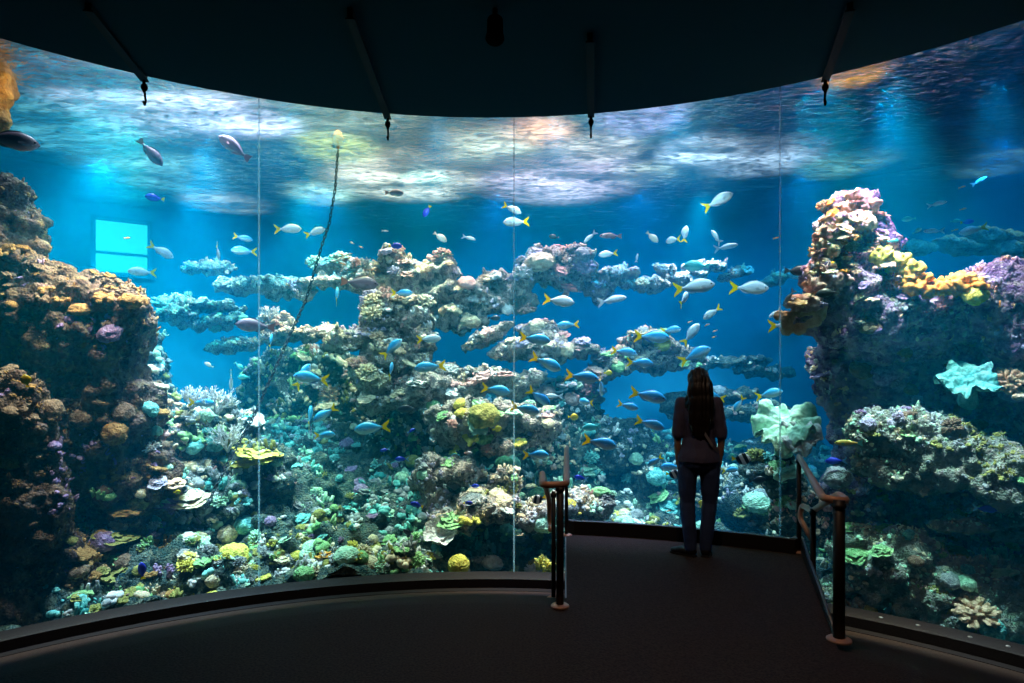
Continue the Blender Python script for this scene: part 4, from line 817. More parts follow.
bits('coral_rubble', 'carpet of tiny blue-green and pale coral bits over the reef slope', [REEF[0]] + [o for o in REEF if o.name.startswith('reef_rubble')], 10500, ['grey', 'teal', 'teal', 'mint', 'grey', 'white', 'olive', 'cream', 'green'], .022, .13, 6)
bits('coral_rubble', 'crust of tiny brown and rusty growth over the brown cliff', [o for o in REEF if o.name in ('rock_cliff', 'foreground_rock')], 2200, ['brown', 'brown', 'brown', 'ochre', 'brown', 'purple'], .012, .06, 7)
bits('coral_rubble', 'crust of tiny purple and pink growth over the purple cliff', [o for o in REEF if o.name in ('rock_cliff.001', 'rock_boulder') or o.name.startswith('encrusting_coral') and 'pinnacle' in o['label'] and 'mound' not in o['label'] and 'golden' not in o['label']], 3200, ['purple', 'purple', 'lilac', 'pink', 'peach', 'grey'], .012, .06, 8)
bits('coral_rubble', 'crust of tiny green-grey growth over the ledges and mound by the railing', [o for o in REEF if o.name.startswith(('rock_ledge', 'rock_mound'))], 2000, ['olive', 'grey', 'grey', 'mint', 'cream'], .012, .05, 9)
# ================================================================== FISH: one of each kind, then copies
def fishmat(name, back, belly, rough=0.35, mid=0.0, band=None):
    m, nt, b = mat(name); N = nt.nodes; L = nt.links; tc = N.new('ShaderNodeTexCoord'); sx = N.new('ShaderNodeSeparateXYZ'); L.new(tc.outputs['Object'], sx.inputs[0])
    n = N.new('ShaderNodeTexNoise'); n.inputs['Scale'].default_value = 18; L.new(tc.outputs['Object'], n.inputs[0])
    ma = N.new('ShaderNodeMath'); ma.operation = 'MULTIPLY_ADD'; ma.inputs[1].default_value = 0.10; L.new(n.outputs['Fac'], ma.inputs[0]); L.new(sx.outputs['Z'], ma.inputs[2])
    a2 = N.new('ShaderNodeMath'); a2.operation = 'MULTIPLY_ADD'; a2.inputs[1].default_value = 3.2; a2.inputs[2].default_value = 0.42 + mid; L.new(ma.outputs[0], a2.inputs[0])
    out = ramp(nt, [(0.25, belly), (0.62, back)], a2.outputs[0])
    if band:
        w_ = N.new('ShaderNodeMath'); w_.operation = 'MULTIPLY_ADD'; w_.inputs[1].default_value = 1.0; w_.inputs[2].default_value = 0.5
        sl_ = N.new('ShaderNodeMath'); sl_.operation = 'MULTIPLY_ADD'; sl_.inputs[1].default_value = 0.5; L.new(sx.outputs['Z'], sl_.inputs[0]); L.new(sx.outputs['X'], sl_.inputs[2]); L.new(sl_.outputs[0], w_.inputs[0])
        out = ramp(nt, band, w_.outputs[0]); out.node.color_ramp.interpolation = 'CONSTANT'
    L.new(out, b.inputs['Base Color']); b.inputs['Roughness'].default_value = rough; b.inputs['Specular IOR Level'].default_value = 0.5
    v = N.new('ShaderNodeTexVoronoi'); v.inputs['Scale'].default_value = 45; L.new(tc.outputs['Object'], v.inputs[0])
    bp = N.new('ShaderNodeBump'); bp.inputs['Strength'].default_value = .15; bp.inputs['Distance'].default_value = .01; L.new(v.outputs['Distance'], bp.inputs['Height']); L.new(bp.outputs[0], b.inputs['Normal']); return m
def prof_h(t, kind):      # half height along the body, t = 0 snout, 1 tail root
    pts = {'fusilier': [(0, .008), (.05, .065), (.18, .145), (.38, .185), (.6, .155), (.82, .07), (.95, .028), (1, .03)],
           'oval': [(0, .01), (.05, .07), (.18, .16), (.4, .215), (.62, .19), (.84, .085), (.95, .032), (1, .035)],
           'long': [(0, .012), (.05, .055), (.18, .10), (.4, .125), (.6, .11), (.82, .055), (.95, .026), (1, .03)],
           'disc': [(0, .02), (.06, .08), (.2, .24), (.45, .34), (.7, .27), (.88, .10), (.96, .045), (1, .045)]}[kind]
    return float(np.interp(t, [p[0] for p in pts], [p[1] for p in pts]))
def fish_body(mb, kind, xs=0.5, xe=-0.30, n=18, m=14, mi=0):
    V = []; Fc = []
    for i in range(n + 1):
        t = (i / n) ** 0.85; x = xs + (xe - xs) * t; h = 0.5 * (prof_h(t, kind) + 0.5 * prof_h(max(0, t - .04), kind) + 0.5 * prof_h(min(1, t + .04), kind)); wdt = max(0.004, h * (0.42 if kind != 'disc' else 0.26)) if t < .9 else max(0.006, h * 0.35)
        zc = 0.012 * math.sin(PI * t)
        for k in range(m):
            a = 2*PI*k/m; c, s_ = math.cos(a), math.sin(a); V.append((x, wdt * c * (abs(c) ** 0.0), zc + h * s_))
    for i in range(n):
        for k in range(m): Fc.append((i*m+k, (i+1)*m+k, (i+1)*m+(k+1)%m, i*m+(k+1)%m))
    Fc.append(tuple(range(m))); Fc.append(tuple(n*m + k for k in range(m - 1, -1, -1))); mb.add(V, Fc, mi)
def fin(mb, outline, th=0.006, y0=0.0, mi=0, rot=None, o=(0, 0, 0)):
    n = len(outline); V = [Vector((x, y0 + th / 2, z)) for x, z in outline] + [Vector((x, y0 - th / 2, z)) for x, z in outline]
    if rot is not None: V = [rot @ v for v in V]
    mb.add([v + Vector(o) for v in V], [tuple(range(n)), tuple(range(2 * n - 1, n - 1, -1))] + [((i+1) % n, i, i + n, (i+1) % n + n) for i in range(n)], mi)
TAILS = {'fork': [(-.24, .026), (-.33, .075), (-.51, .20), (-.49, .11), (-.425, .035), (-.41, 0), (-.425, -.035), (-.49, -.11), (-.51, -.20), (-.33, -.075), (-.24, -.026)],
         'fan': [(-.27, .03), (-.36, .075), (-.47, .13), (-.455, .06), (-.45, 0), (-.455, -.06), (-.47, -.13), (-.36, -.075), (-.27, -.03)]}
def dors(kind, x0=.25, x1=-.24, h=.05, sgn=1):
    top = []; bot = []
    for i in range(9):
        t = i / 8; x = x0 + (x1 - x0) * t; tb = (0.5 - x) / 0.8; z = prof_h(tb, kind) * .93; top.append((x - .02 * t, sgn * (z + h * math.sin(PI * min(1, t * 1.05 + .08)) ** .6))); bot.append((x, sgn * (z - .012)))
    return top + bot[::-1]
def finmat(name, col):
    m = bpy.data.materials.new(name); m.use_nodes = True; nt = m.node_tree; nt.nodes.clear(); o = nt.nodes.new('ShaderNodeOutputMaterial'); d = nt.nodes.new('ShaderNodeBsdfDiffuse'); t = nt.nodes.new('ShaderNodeBsdfTranslucent'); x = nt.nodes.new('ShaderNodeMixShader'); x.inputs[0].default_value = .5
    d.inputs[0].default_value = (*col, 1); t.inputs[0].default_value = (*col, 1); nt.links.new(d.outputs[0], x.inputs[1]); nt.links.new(t.outputs[0], x.inputs[2]); nt.links.new(x.outputs[0], o.inputs[0]); return m
EYEB = simple('fish_eye', (0.01, 0.01, 0.012), 0.15)
YEL = finmat('yellow_fin', (1.0, 0.78, 0.01))
def fishproto(kind, shape, tail, mb_, mf, mtail, dh=.05, eye=.022):
    """meshes of one kind: with parts, and one small joined mesh"""
    d = {}
    b = MB(); fish_body(b, shape); d['body'] = b.mesh(kind); d['body'].materials.append(mb_)
    t = MB(); fin(t, TAILS[tail]); d['tail_fin'] = t.mesh('tail_fin', False); d['tail_fin'].materials.append(mtail)
    t = MB(); fin(t, dors(shape, .24, -.25, dh)); d['dorsal_fin'] = t.mesh('dorsal_fin', False); d['dorsal_fin'].materials.append(mf)
    t = MB(); fin(t, dors(shape, 0, -.25, dh * .9, -1)); d['anal_fin'] = t.mesh('anal_fin', False); d['anal_fin'].materials.append(mf)
    for s_ in (1, -1):
        t = MB(); tb = .28; w_ = prof_h(tb, shape) * (.42 if shape != 'disc' else .26)
        fin(t, [(0, .018), (-.05, .03), (-.13, .0), (-.12, -.035), (-.04, -.028), (0, -.01)], .004, 0, 0, Matrix.Rotation(math.radians(-28 * s_), 3, 'Z'), (.26, s_ * w_ * .92, -.02)); k = 'pectoral_fin' + ('' if s_ > 0 else '2'); d[k] = t.mesh('pectoral_fin', False); d[k].materials.append(mf)
        t = MB(); w_ = prof_h(.11, shape) * (.42 if shape != 'disc' else .26); t.ball((.5 - .8 * .11, s_ * w_ * .86, .022), (eye, eye * .45, eye), n=10, m=8); k = 'eye' + ('' if s_ > 0 else '2'); d[k] = t.mesh('eye'); d[k].materials.append(EYEB)
    j = MB(); fish_body(j, shape, n=12, m=10, mi=0); fin(j, TAILS[tail], mi=1); fin(j, dors(shape, .24, -.25, dh), mi=2); fin(j, dors(shape, 0, -.25, dh * .9, -1), mi=2); d['joined'] = j.mesh(kind); [d['joined'].materials.append(x) for x in (mb_, mtail, mf)]
    return d
M_fus = fishmat('fusilier_skin', (0.04, 0.46, 0.85), (0.65, 0.86, 0.92), mid=-0.1); M_fusf = finmat('pale_blue_fin', (0.30, 0.55, 0.75))
M_sil = fishmat('silver_skin', (0.62, 0.74, 0.84), (0.90, 0.92, 0.92)); M_silf = finmat('silver_fin', (0.65, 0.72, 0.78))
M_uni = fishmat('unicornfish_skin', (0.16, 0.10, 0.13), (0.36, 0.27, 0.30)); M_unif = simple('mauve_fin', (0.14, 0.08, 0.10), 0.6); M_unit = simple('russet_tail', (0.34, 0.10, 0.06), 0.6)
M_par = fishmat('parrotfish_skin', (0.50, 0.42, 0.52), (0.88, 0.78, 0.78)); M_parf = simple('pink_fin', (0.70, 0.40, 0.42), 0.6)
M_dark = fishmat('dark_skin', (0.02, 0.03, 0.045), (0.05, 0.07, 0.09)); M_darkf = simple('dark_fin', (0.02, 0.03, 0.04), 0.6)
M_royal = fishmat('royal_skin', (0.02, 0.04, 0.60), (0.05, 0.12, 0.85)); M_royf = simple('royal_fin', (0.02, 0.05, 0.5), 0.6)
M_teal = fishmat('teal_skin', (0.04, 0.45, 0.45), (0.25, 0.70, 0.65)); M_tealf = simple('teal_fin', (0.1, 0.5, 0.5), 0.6)
M_yelb = fishmat('yellow_skin', (0.90, 0.62, 0.03), (0.98, 0.80, 0.12)); M_org = fishmat('orange_skin', (0.85, 0.30, 0.06), (0.95, 0.55, 0.25)); M_orf = simple('orange_fin', (0.85, 0.35, 0.08), 0.6)
M_crm = fishmat('cream_skin', (0.70, 0.58, 0.48), (0.92, 0.86, 0.78)); M_crf = finmat('cream_fin', (0.75, 0.68, 0.6))
Wt, Bk, Yl = (0.9, 0.9, 0.85), (0.01, 0.01, 0.012), (0.9, 0.65, 0.02)
M_ban = fishmat('banner_skin', Wt, Wt, band=[(0.0, Yl), (0.24, Bk), (0.46, Wt), (0.66, Bk), (0.86, Wt)])
M_mix = fishmat('yellow_saddle_skin', (0.85, 0.62, 0.15), (0.40, 0.62, 0.45))
KINDS = {
 'blue': ('fusilier', 'fusilier', 'fork', M_fus, M_fusf, YEL), 'silver': ('silver_fish', 'fusilier', 'fork', M_sil, M_silf, YEL), 'plain': ('silver_fish', 'long', 'fork', M_sil, M_silf, M_silf),
 'unicorn': ('unicornfish', 'fusilier', 'fan', M_uni, M_unif, M_unit), 'parrot': ('parrotfish', 'fusilier', 'fan', M_par, M_parf, M_parf), 'dark': ('surgeonfish', 'oval', 'fan', M_dark, M_darkf, M_darkf),
 'royal': ('blue_tang', 'oval', 'fan', M_royal, M_royf, YEL), 'teal': ('wrasse', 'oval', 'fan', M_teal, M_tealf, M_tealf), 'yellow': ('yellow_tang', 'disc', 'fan', M_yelb, YEL, YEL), 'orange': ('anthias', 'long', 'fork', M_org, M_orf, M_orf),
 'cream': ('rabbitfish', 'oval', 'fan', M_crm, M_crf, M_crf), 'banner': ('bannerfish', 'disc', 'fan', M_ban, simple('banner_fin', Bk, .5), YEL), 'saddle': ('hogfish', 'long', 'fan', M_mix, M_tealf, M_tealf), 'blueplain': ('blue_chromis', 'fusilier', 'fork', M_royal, M_royf, M_fusf),
 'mauve': ('surgeonfish', 'long', 'fan', M_uni, M_unif, M_unif)}
FP = {k: fishproto(*v) for k, v in KINDS.items()}
DESC = {'blue': 'yellow-tailed blue fish', 'silver': 'yellow-tailed silvery fish', 'plain': 'silvery white fish', 'unicorn': 'mauve-brown unicornfish with russet tail', 'parrot': 'pinkish white parrotfish', 'dark': 'dark surgeonfish', 'royal': 'royal blue fish with yellow tail', 'teal': 'teal fish', 'yellow': 'bright yellow fish',
        'orange': 'small orange fish', 'cream': 'pale cream fish', 'banner': 'black, white and yellow bannerfish', 'saddle': 'yellow-orange and green fish', 'blueplain': 'small deep blue fish', 'mauve': 'dusky mauve fish'}
GRP = {'blue': 'yellow-tailed blue fish of the school', 'silver': 'yellow-tailed silvery fish', 'orange': 'small orange fish', 'banner': 'bannerfish by the person and railing'}
def fish(k, x, y, L, a, label, yaw=0, D=8.6, group=None):
    """kind, picture centre, length in px, heading in picture degrees (0 towards the frame's right side, 90 up)"""
    loc = P(x, y, D)
    h = BV.ray_cast(EYEV, (loc - EYEV).normalized(), 40)
    if h[0] is not None and h[0].y < D + 0.35: D = max(h[0].y - 0.40, glassD(x) + 0.22); loc = P(x, y, D)
    yw = math.radians(yaw); ar = math.radians(a); view = (loc - EYEV).normalized(); right = Vector((view.y, -view.x, 0)).normalized(); up = Vector((0, 0, 1))
    fl = Vector((view.x, view.y, 0)).normalized()
    X = ((right * math.cos(ar) + up * math.sin(ar)) * math.cos(yw) + fl * math.sin(yw)).normalized()
    hint = up if abs(X.z) < .93 else (right * (-1 if math.cos(ar) >= 0 else 1))
    Z = (hint - X * hint.dot(X)).normalized(); Y = Z.cross(X); M = Matrix((X, Y, Z)).transposed().to_4x4()
    s_ = L / F * D / max(.35, math.cos(yw)); p = FP[k]; nm = KINDS[k][0]
    big = L >= 12
    o = bpy.data.objects.new(nm, p['body'] if big else p['joined']); COL.objects.link(o); o.matrix_world = Matrix.Translation(loc) @ M @ Matrix.Scale(s_, 4)
    if big:
        for q in ('tail_fin', 'dorsal_fin', 'anal_fin', 'pectoral_fin', 'pectoral_fin2', 'eye', 'eye2'):
            if L < 20 and q in ('pectoral_fin', 'pectoral_fin2'): continue
            c = bpy.data.objects.new(q.rstrip('2'), p[q]); COL.objects.link(c); c.parent = o
            if q == 'tail_fin' and k in ('blue', 'silver', 'royal'): c['label'] = 'yellow forked tail'
    tag(o, (DESC[k] + ' ' + label) if label[0] != '!' else label[1:], 'fish', group or GRP.get(k)); return o
FISH = [
 ('unicorn', 8, 140, 52, 0, '!large dusky brown fish entering the view below the hanging orange-brown rock', 0, 6.5),
 ('unicorn', 150, 152, 32, -48, '!mauve-brown fish diving nose down near the water surface above the cliff', 0, 8.0), ('parrot', 235, 148, 36, 145, 'near the surface by the first glass seam', 0, 8.0),
 ('royal', 155, 198, 18, 176, 'high over the turquoise window', 0, 8.6), ('silver', 161, 251, 25, -28, 'diving past a pale patch beside the turquoise window', 0, 9), ('silver', 142, 272, 25, 180, 'heading over the cliff shoulder, just above it', 0, 9),
 ('blue', 243, 238, 18, -10, 'higher of two near the top of the first seam', 0, 9), ('blue', 244, 251, 24, 180, 'with outlined body, lower of two near the first seam', 0, 9), ('silver', 218, 252, 13, -80, 'seen end-on beside the pair near the first seam', 50, 9),
 ('silver', 288, 229, 26, 5, 'just past the first seam, level with the chain bend', 0, 9), ('silver', 315, 232, 21, 22, 'nearest the hanging chain high in the water', 0, 9),
 ('unicorn', 256, 326, 38, 176, 'crossing the first glass seam', 0, 8.4), ('blue', 271, 341, 15, 80, 'swimming away below the unicornfish at the first seam', 40, 8.5),
 ('blue', 303, 376, 28, 60, '!dark-backed blue fish rearing up in front of the big cave', 25, 8.6), ('blue', 311, 378, 34, 172, 'in front of the dark cave, facing the chain', 0, 8.4),
 ('cream', 209, 365, 10, 150, 'small, in the open blue above the feathery corals', 0, 9), ('teal', 239, 366, 11, -40, 'higher small one left of the first seam', 0, 9), ('teal', 244, 377, 12, 180, 'lower round one left of the first seam', 0, 9), ('silver', 231, 381, 17, -90, 'pointing nose down above the feathery corals', 45, 8.8),
 ('blue', 202, 403, 24, -5, 'among the white feathery soft corals', 0, 8.0), ('blue', 310, 416, 19, 82, 'seen end-on below the big cave', 50, 8.4), ('blue', 325, 414, 26, 212, 'with tail raised, below the big cave', 0, 8.5), ('blue', 325, 435, 20, 2, 'lowest small one below the big cave', 0, 8.3),
 ('blue', 372, 428, 35, 186, 'lone large one in the dark beneath the arch', 0, 8.4), ('dark', 408, 409, 21, 182, 'in the shade between arch and broad mound', 0, 8.8), ('blueplain', 411, 431, 9, 30, 'below the dark surgeonfish', 0, 8.8), ('blueplain', 385, 450, 10, 190, 'under the lone large fish beneath the arch', 0, 8.6), ('blueplain', 402, 459, 14, 178, 'dim, over the dark slope', 0, 8.6),
 ('royal', 417, 505, 14, 162, 'beside the pale shelf edge low on the reef', 0, 7.9), ('dark', 408, 533, 12, 140, '!small black and yellow fish near the whitish bowl coral', 0, 7.8),
 ('parrot', 394, 193, 19, 0, '!pinkish fish right under the bright ripples of the surface', 0, 9.5), ('royal', 427, 211, 14, 240, 'in open water below the bright surface patch', 0, 9), ('cream', 440, 237, 16, -35, 'in open water beyond the high pinnacle', 0, 9.2), ('plain', 469, 238, 14, -15, 'in open water before the middle seam', 0, 9.2), ('plain', 385, 231, 7, 0, 'tiny, high above the pinnacle', 0, 9.6), ('royal', 395, 246, 14, 0, 'just above the top of the pinnacle', 0, 9.8),
 ('unicorn', 359, 283, 38, -4, 'before the ledge under the high pinnacle', 0, 9.0), ('blue', 337, 295, 17, 85, 'seen end-on with hanging tail beside the unicornfish', 50, 9.0), ('blue', 402, 293, 21, 0, 'over the pale rock below the pinnacle', 0, 9.2),
 ('silver', 429, 339, 24, 4, 'in the blue gap beside the arch', 0, 8.8), ('blue', 392, 348, 26, 42, 'rising in front of the pale arch column', 0, 8.7), ('blue', 391, 370, 16, 78, 'swimming away beside the arch column', 45, 8.7), ('blue', 430, 367, 31, 186, 'over the lumpy foot of the arch', 0, 8.6),
 ('blue', 496, 390, 29, -10, 'before the lumpy ledge near the middle seam', 0, 8.4), ('dark', 494, 318, 13, 0, 'striped and dim under the staghorn coral', 0, 9.4),
 ('silver', 512, 209, 20, -25, 'higher of the two at the middle seam', 0, 8.6), ('silver', 516, 222, 26, 182, 'with blue belly, lower of the two at the middle seam', 0, 8.6), ('plain', 590, 237, 16, 222, 'slanting above the outcrop past the middle seam', 0, 9.4), ('mauve', 611, 236, 23, 178, 'above the ridge in the open blue', 0, 9), ('cream', 652, 237, 16, -45, 'over the far ridge', 0, 9.2),
 ('silver', 673, 240, 14, 178, 'short, foreshortened, over the far ridge', 45, 9.2), ('silver', 685, 234, 18, 82, 'climbing over the far ridge', 20, 9.2), ('plain', 716, 237, 18, 120, 'nose up over the far end of the ridge', 25, 9), ('silver', 608, 254, 19, 186, 'beside the rounded cream boulder coral outcrop', 0, 9.2), ('plain', 637, 258, 9, 80, 'small, above the sagging ridge', 0, 9.6), ('dark', 554, 237, 11, 170, 'tiny, over the outcrop past the middle seam', 0, 9.6),
 ('silver', 559, 301, 31, -8, 'in the blue hollow below the cream boulder coral', 0, 8.4), ('plain', 612, 300, 29, 10, 'with white tail in the open blue hollow', 0, 8.4), ('blue', 535, 339, 31, -8, 'on the ledge just past the middle seam', 0, 8.2), ('blue', 568, 325, 22, 184, 'turned away from the school above the ledge', 0, 8.6),
 ('blue', 546, 363, 33, -24, 'slanting down under the seam ledge', 0, 8.2), ('blue', 582, 377, 33, -8, 'in the middle of the school, level and large', 0, 8.0), ('blue', 539, 397, 27, -35, 'steeply slanting beside the middle seam', 0, 8.1), ('blue', 525, 409, 29, -12, 'at the lower seam side of the school', 0, 8.0), ('blue', 601, 386, 20, -85, 'diving nose down in mid school', 50, 8.2),
 ('blue', 586, 402, 14, 175, 'short, foreshortened, below the diving one', 45, 8.3), ('yellow', 573, 417, 11, 0, '!small pale yellow fish below the school', 0, 8.4), ('plain', 554, 396, 18, 178, 'pale, tucked behind the steeply slanting blue fish', 0, 8.8), ('teal', 592, 427, 19, 190, 'bright, below the small pale yellow fish', 0, 8.3),
 ('blue', 652, 337, 35, -4, 'in front of the flat table coral', 0, 8.3), ('blue', 671, 330, 20, 6, '!blue fish half behind the one at the table coral', 0, 8.7), ('blue', 624, 352, 25, -8, 'at the edge of the table coral outcrop', 0, 8.3), ('blue', 640, 363, 26, -4, 'just under the table coral outcrop', 0, 8.1),
 ('silver', 691, 334, 26, 52, 'climbing beyond the table coral', 15, 8.4), ('blue', 695, 355, 33, 25, '!dark blue fish with yellow tail rising just above the person', 0, 8.2), ('blue', 648, 396, 36, -12, 'large, level with the person\'s head', 0, 7.8), ('blue', 628, 406, 21, -14, 'small, below the large one by the person\'s head', 0, 8.0), ('blue', 650, 424, 29, -16, 'beside the person\'s shoulder', 0, 7.8), ('yellow', 608, 373, 9, 0, 'tiny, in the middle of the school', 0, 8.6),
 ('silver', 718, 201, 31, 24, 'alone high in open water', 0, 8.4), ('silver', 694, 287, 40, 6, 'largest in the open blue over the person', 0, 8.0), ('silver', 684, 299, 16, 60, 'partly behind the largest silvery one', 50, 8.3), ('silver', 749, 288, 37, -4, 'nearest the third glass seam, in open blue', 0, 8.0), ('silver', 712, 313, 20, 214, 'with raised tail, below the open-blue pair', 15, 8.3),
 ('plain', 789, 297, 17, 235, 'hanging beside the purple pinnacle foot', 20, 7.6), ('dark', 797, 271, 25, -6, 'at the side of the purple pinnacle', 0, 7.3), ('dark', 828, 293, 22, 184, 'before the purple pinnacle', 0, 6.6), ('mauve', 845, 192, 15, 182, 'over the tip of the purple pinnacle', 0, 7.2), ('plain', 726, 247, 23, 8, 'slim, over the far end of the ridge', 0, 9.6), ('teal', 697, 266, 26, 176, 'slim, in front of the far ridge', 0, 9.6), ('plain', 775, 313, 14, 215, 'at the third glass seam beside the cliff foot', 30, 7.8),
 ('silver', 787, 325, 35, 2, 'crossing the third glass seam', 0, 7.4), ('blue', 769, 394, 26, 14, 'between the person and the third seam', 0, 7.8), ('blue', 739, 404, 18, 240, 'nose down beyond the person\'s shoulder', 10, 8), ('blue', 714, 396, 22, 165, '!blue fish partly hidden behind the person\'s hair', 0, 8.0),
 ('blue', 536, 455, 26, 0, 'beside the top of the nearer-middle railing', 0, 7.9), ('banner', 539, 499, 15, 200, 'beside the middle railing post', 0, 7.6), ('yellow', 497, 429, 10, 10, 'on the broad mound above the dark hollow', 0, 8.4), ('parrot', 468, 453, 9, 0, '!tiny lilac fish in the dark hollow', 0, 8.5), ('royal', 468, 503, 10, 0, 'above the bright yellow lobed coral', 0, 7.8), ('blueplain', 474, 486, 11, 0, 'in the mouth of the dark hollow', 0, 8.3),
 ('blue', 600, 443, 34, -12, 'lowest large one, above the platform curb', 0, 7.7), ('blueplain', 581, 478, 14, 170, 'dim, above the curb near the railing', 0, 8.0), ('blue', 655, 461, 17, 215, 'small, nose down beside the person\'s arm', 0, 7.8), ('blue', 672, 467, 22, 180, '!blue fish half hidden by the person\'s near hand', 0, 8.0), ('banner', 673, 474, 15, 0, 'at the person\'s hand', 0, 7.5), ('blue', 730, 470, 16, 10, '!blue fish peeping out past the person\'s hip', 0, 8.0), ('banner', 741, 459, 19, 0, 'in the open beyond the person\'s hip', 0, 7.4), ('dark', 757, 480, 17, 12, '!slim dark fish over the dim reef near the third seam', 0, 7.6), ('yellow', 701, 504, 8, 80, '!tiny yellow fish seen between the person\'s legs', 0, 7.9),
 ('saddle', 849, 443, 26, 182, 'before the purple cliff by the pale ledge', 0, 6.6), ('blueplain', 836, 461, 20, 185, 'dim, at the edge of the purple cliff', 0, 6.9),
 ('yellow', 26, 381, 14, 100, 'before the brown cliff face', 0, 6.3), ('royal', 142, 571, 18, 95, 'low at the shaded foot of the brown cliff', 0, 6.9), ('yellow', 177, 492, 7, 0, '!tiny yellow fish beside the creamy plate coral', 0, 7.6),
 ('plain', 937, 204, 17, 8, 'high over the grey-violet boulder', 0, 8.5), ('teal', 909, 219, 13, 180, 'slim, beside the purple pinnacle tip', 0, 8.5), ('plain', 934, 231, 18, 176, 'slim, over the orange coral saddle', 0, 8.5), ('teal', 917, 231, 10, 30, 'small, over the orange coral saddle', 0, 8.5), ('teal', 955, 221, 9, 0, 'tiny, above the far green-grey shelf', 0, 8.6), ('silver', 973, 230, 24, 190, 'above the grey-violet boulder', 0, 8.3), ('royal', 967, 222, 12, 0, 'above the grey-violet boulder', 0, 8.4), ('plain', 979, 181, 14, 28, 'slim, highest over the grey-violet boulder', 0, 8.6),
 ('teal', 893, 241, 10, 0, 'against the far rock beside the pinnacle', 0, 8.6), ('orange', 1000, 304, 7, 90, 'on the face of the grey-violet boulder', 0, 6.2), ('blueplain', 985, 509, 20, 0, '!blue-green fish resting over the flat thin ledge', 0, 6.1)]
for f_ in FISH:
    k, x, y, L, a, lab = f_[:6]; fish(k, x, y, L, a, lab, *(f_[6:]))
for x, y in ((352, 243), (361, 247), (341, 254), (350, 254), (334, 261), (340, 259), (343, 264)): fish('orange' if x % 2 else 'cream', x, y, 5, rnd.choice((20, 160, 200, -20)), '!tiny pale orange fish in the swarm between chain and high pinnacle', 0, 9.8, 'tiny pale orange fish near the chain')
for x, y in ((707, 325), (715, 331), (714, 337), (690, 322)): fish('orange', x, y, 5, rnd.choice((20, 200)), '!tiny orange fish in the swarm beyond the table coral', 0, 8.8, 'tiny orange fish beyond the table coral')
for x, y, t_ in ((723, 424, 'tiny orange fish beside the person\'s shoulder'), (668, 511, 'tiny orange fish low beside the person\'s thigh'), (962, 187, 'tiny orange fish highest over the grey-violet boulder'), (963, 209, 'tiny orange fish midway over the grey-violet boulder'), (955, 230, 'tiny orange fish just before the far green-grey shelf'), (776, 238, 'tiny orange fish beside the upper third seam'), (127, 238, 'tiny orange fish in front of the turquoise window'), (971, 38, 'small red-orange fish right under the surface beneath the ceiling edge')): fish('orange', x, y, 6 if y > 50 else 11, 80 if y < 50 else 10, '!' + t_, 0, 8.0)

# ------------------------------------------------------------------ chain with its float, the far window
def chain():
    pts = [P(338, 150, 9.2), P(335, 190, 9.2), P(329, 225, 9.2), P(322, 245, 9.1), P(306, 300, 9.0), P(290, 335, 8.8), P(270, 380, 8.5), P(252, 420, 8.2), P(232, 455, 7.9), P(213, 492, 7.6), P(206, 512, 7.45)]
    dense = []
    for i in range(len(pts) - 1):
        n = max(2, int((pts[i+1] - pts[i]).length / 0.052))
        for k in range(n): dense.append(pts[i].lerp(pts[i+1], k / n))
    m = MB(); o0 = pts[0]
    for i in range(len(dense) - 1):
        a, b = dense[i] - o0, dense[i+1] - o0; d = (b - a).normalized(); s_ = d.cross(Vector((0, 1, 0))).normalized() if i % 2 else d.cross(Vector((1, 0, 0.2))).normalized(); L = (b - a).length * .72; c = (a + b) / 2
        ring_ = [c + d * math.cos(t) * L + s_ * math.sin(t) * L * .42 for t in [2*PI*j/8 for j in range(8)]]; m.tube(ring_ + [ring_[0]], 0.0075, 4, cap=False)
    o = m.build('chain', simple('dark_chain_steel', (0.02, 0.03, 0.035), 0.6, 0.5)); o.location = o0; tag(o, 'long dark steel chain hanging from its float down across the reef', 'chain')
chain()
m = MB(); m.lathe([(0.012, -0.12), (0.035, -0.09), (0.075, -0.02), (0.08, 0.04), (0.05, 0.10), (0.015, 0.14)], n=16); fl = m.build('float', simple('float_orange_yellow', (0.75, 0.20, 0.005), 0.8, spec=0.1)); fl.location = P(338, 140, 9.2); tag(fl, 'small orange-yellow float at the top of the hanging chain', 'float')
tk = empty('viewing_window', P(122, 248, 12.2)); tag(tk, 'turquoise lit viewing window in the far tank wall', 'window')
d0 = Vector((P(122, 248, 12.2).x - CX, 12.2 - CY, 0)).normalized(); tk.rotation_euler = (0, 0, math.atan2(-d0.x, d0.y))
m = MB(); m.box((0, 0, 0.0), (0.84, 0.04, 0.98)); Mw = bpy.data.materials.new('lit_window'); Mw.use_nodes = True; b = Mw.node_tree.nodes['Principled BSDF']; b.inputs['Base Color'].default_value = (0.0, 0.3, 0.3, 1); b.inputs['Emission Color'].default_value = (0.05, 0.80, 0.66, 1); b.inputs['Emission Strength'].default_value = 0.6; m.build('pane', Mw, tk, False)
m = MB(); [m.box(c, d) for c, d in (((0, -.02, .52), (1.0, .1, .08)), ((0, -.02, -.52), (1.0, .1, .08)), ((-.46, -.02, 0), (.08, .1, 1.1)), ((.46, -.02, 0), (.08, .1, 1.1)), ((0, -.02, -.12), (.9, .07, .045)))]; m.build('window_frame', M_tank, tk, False)
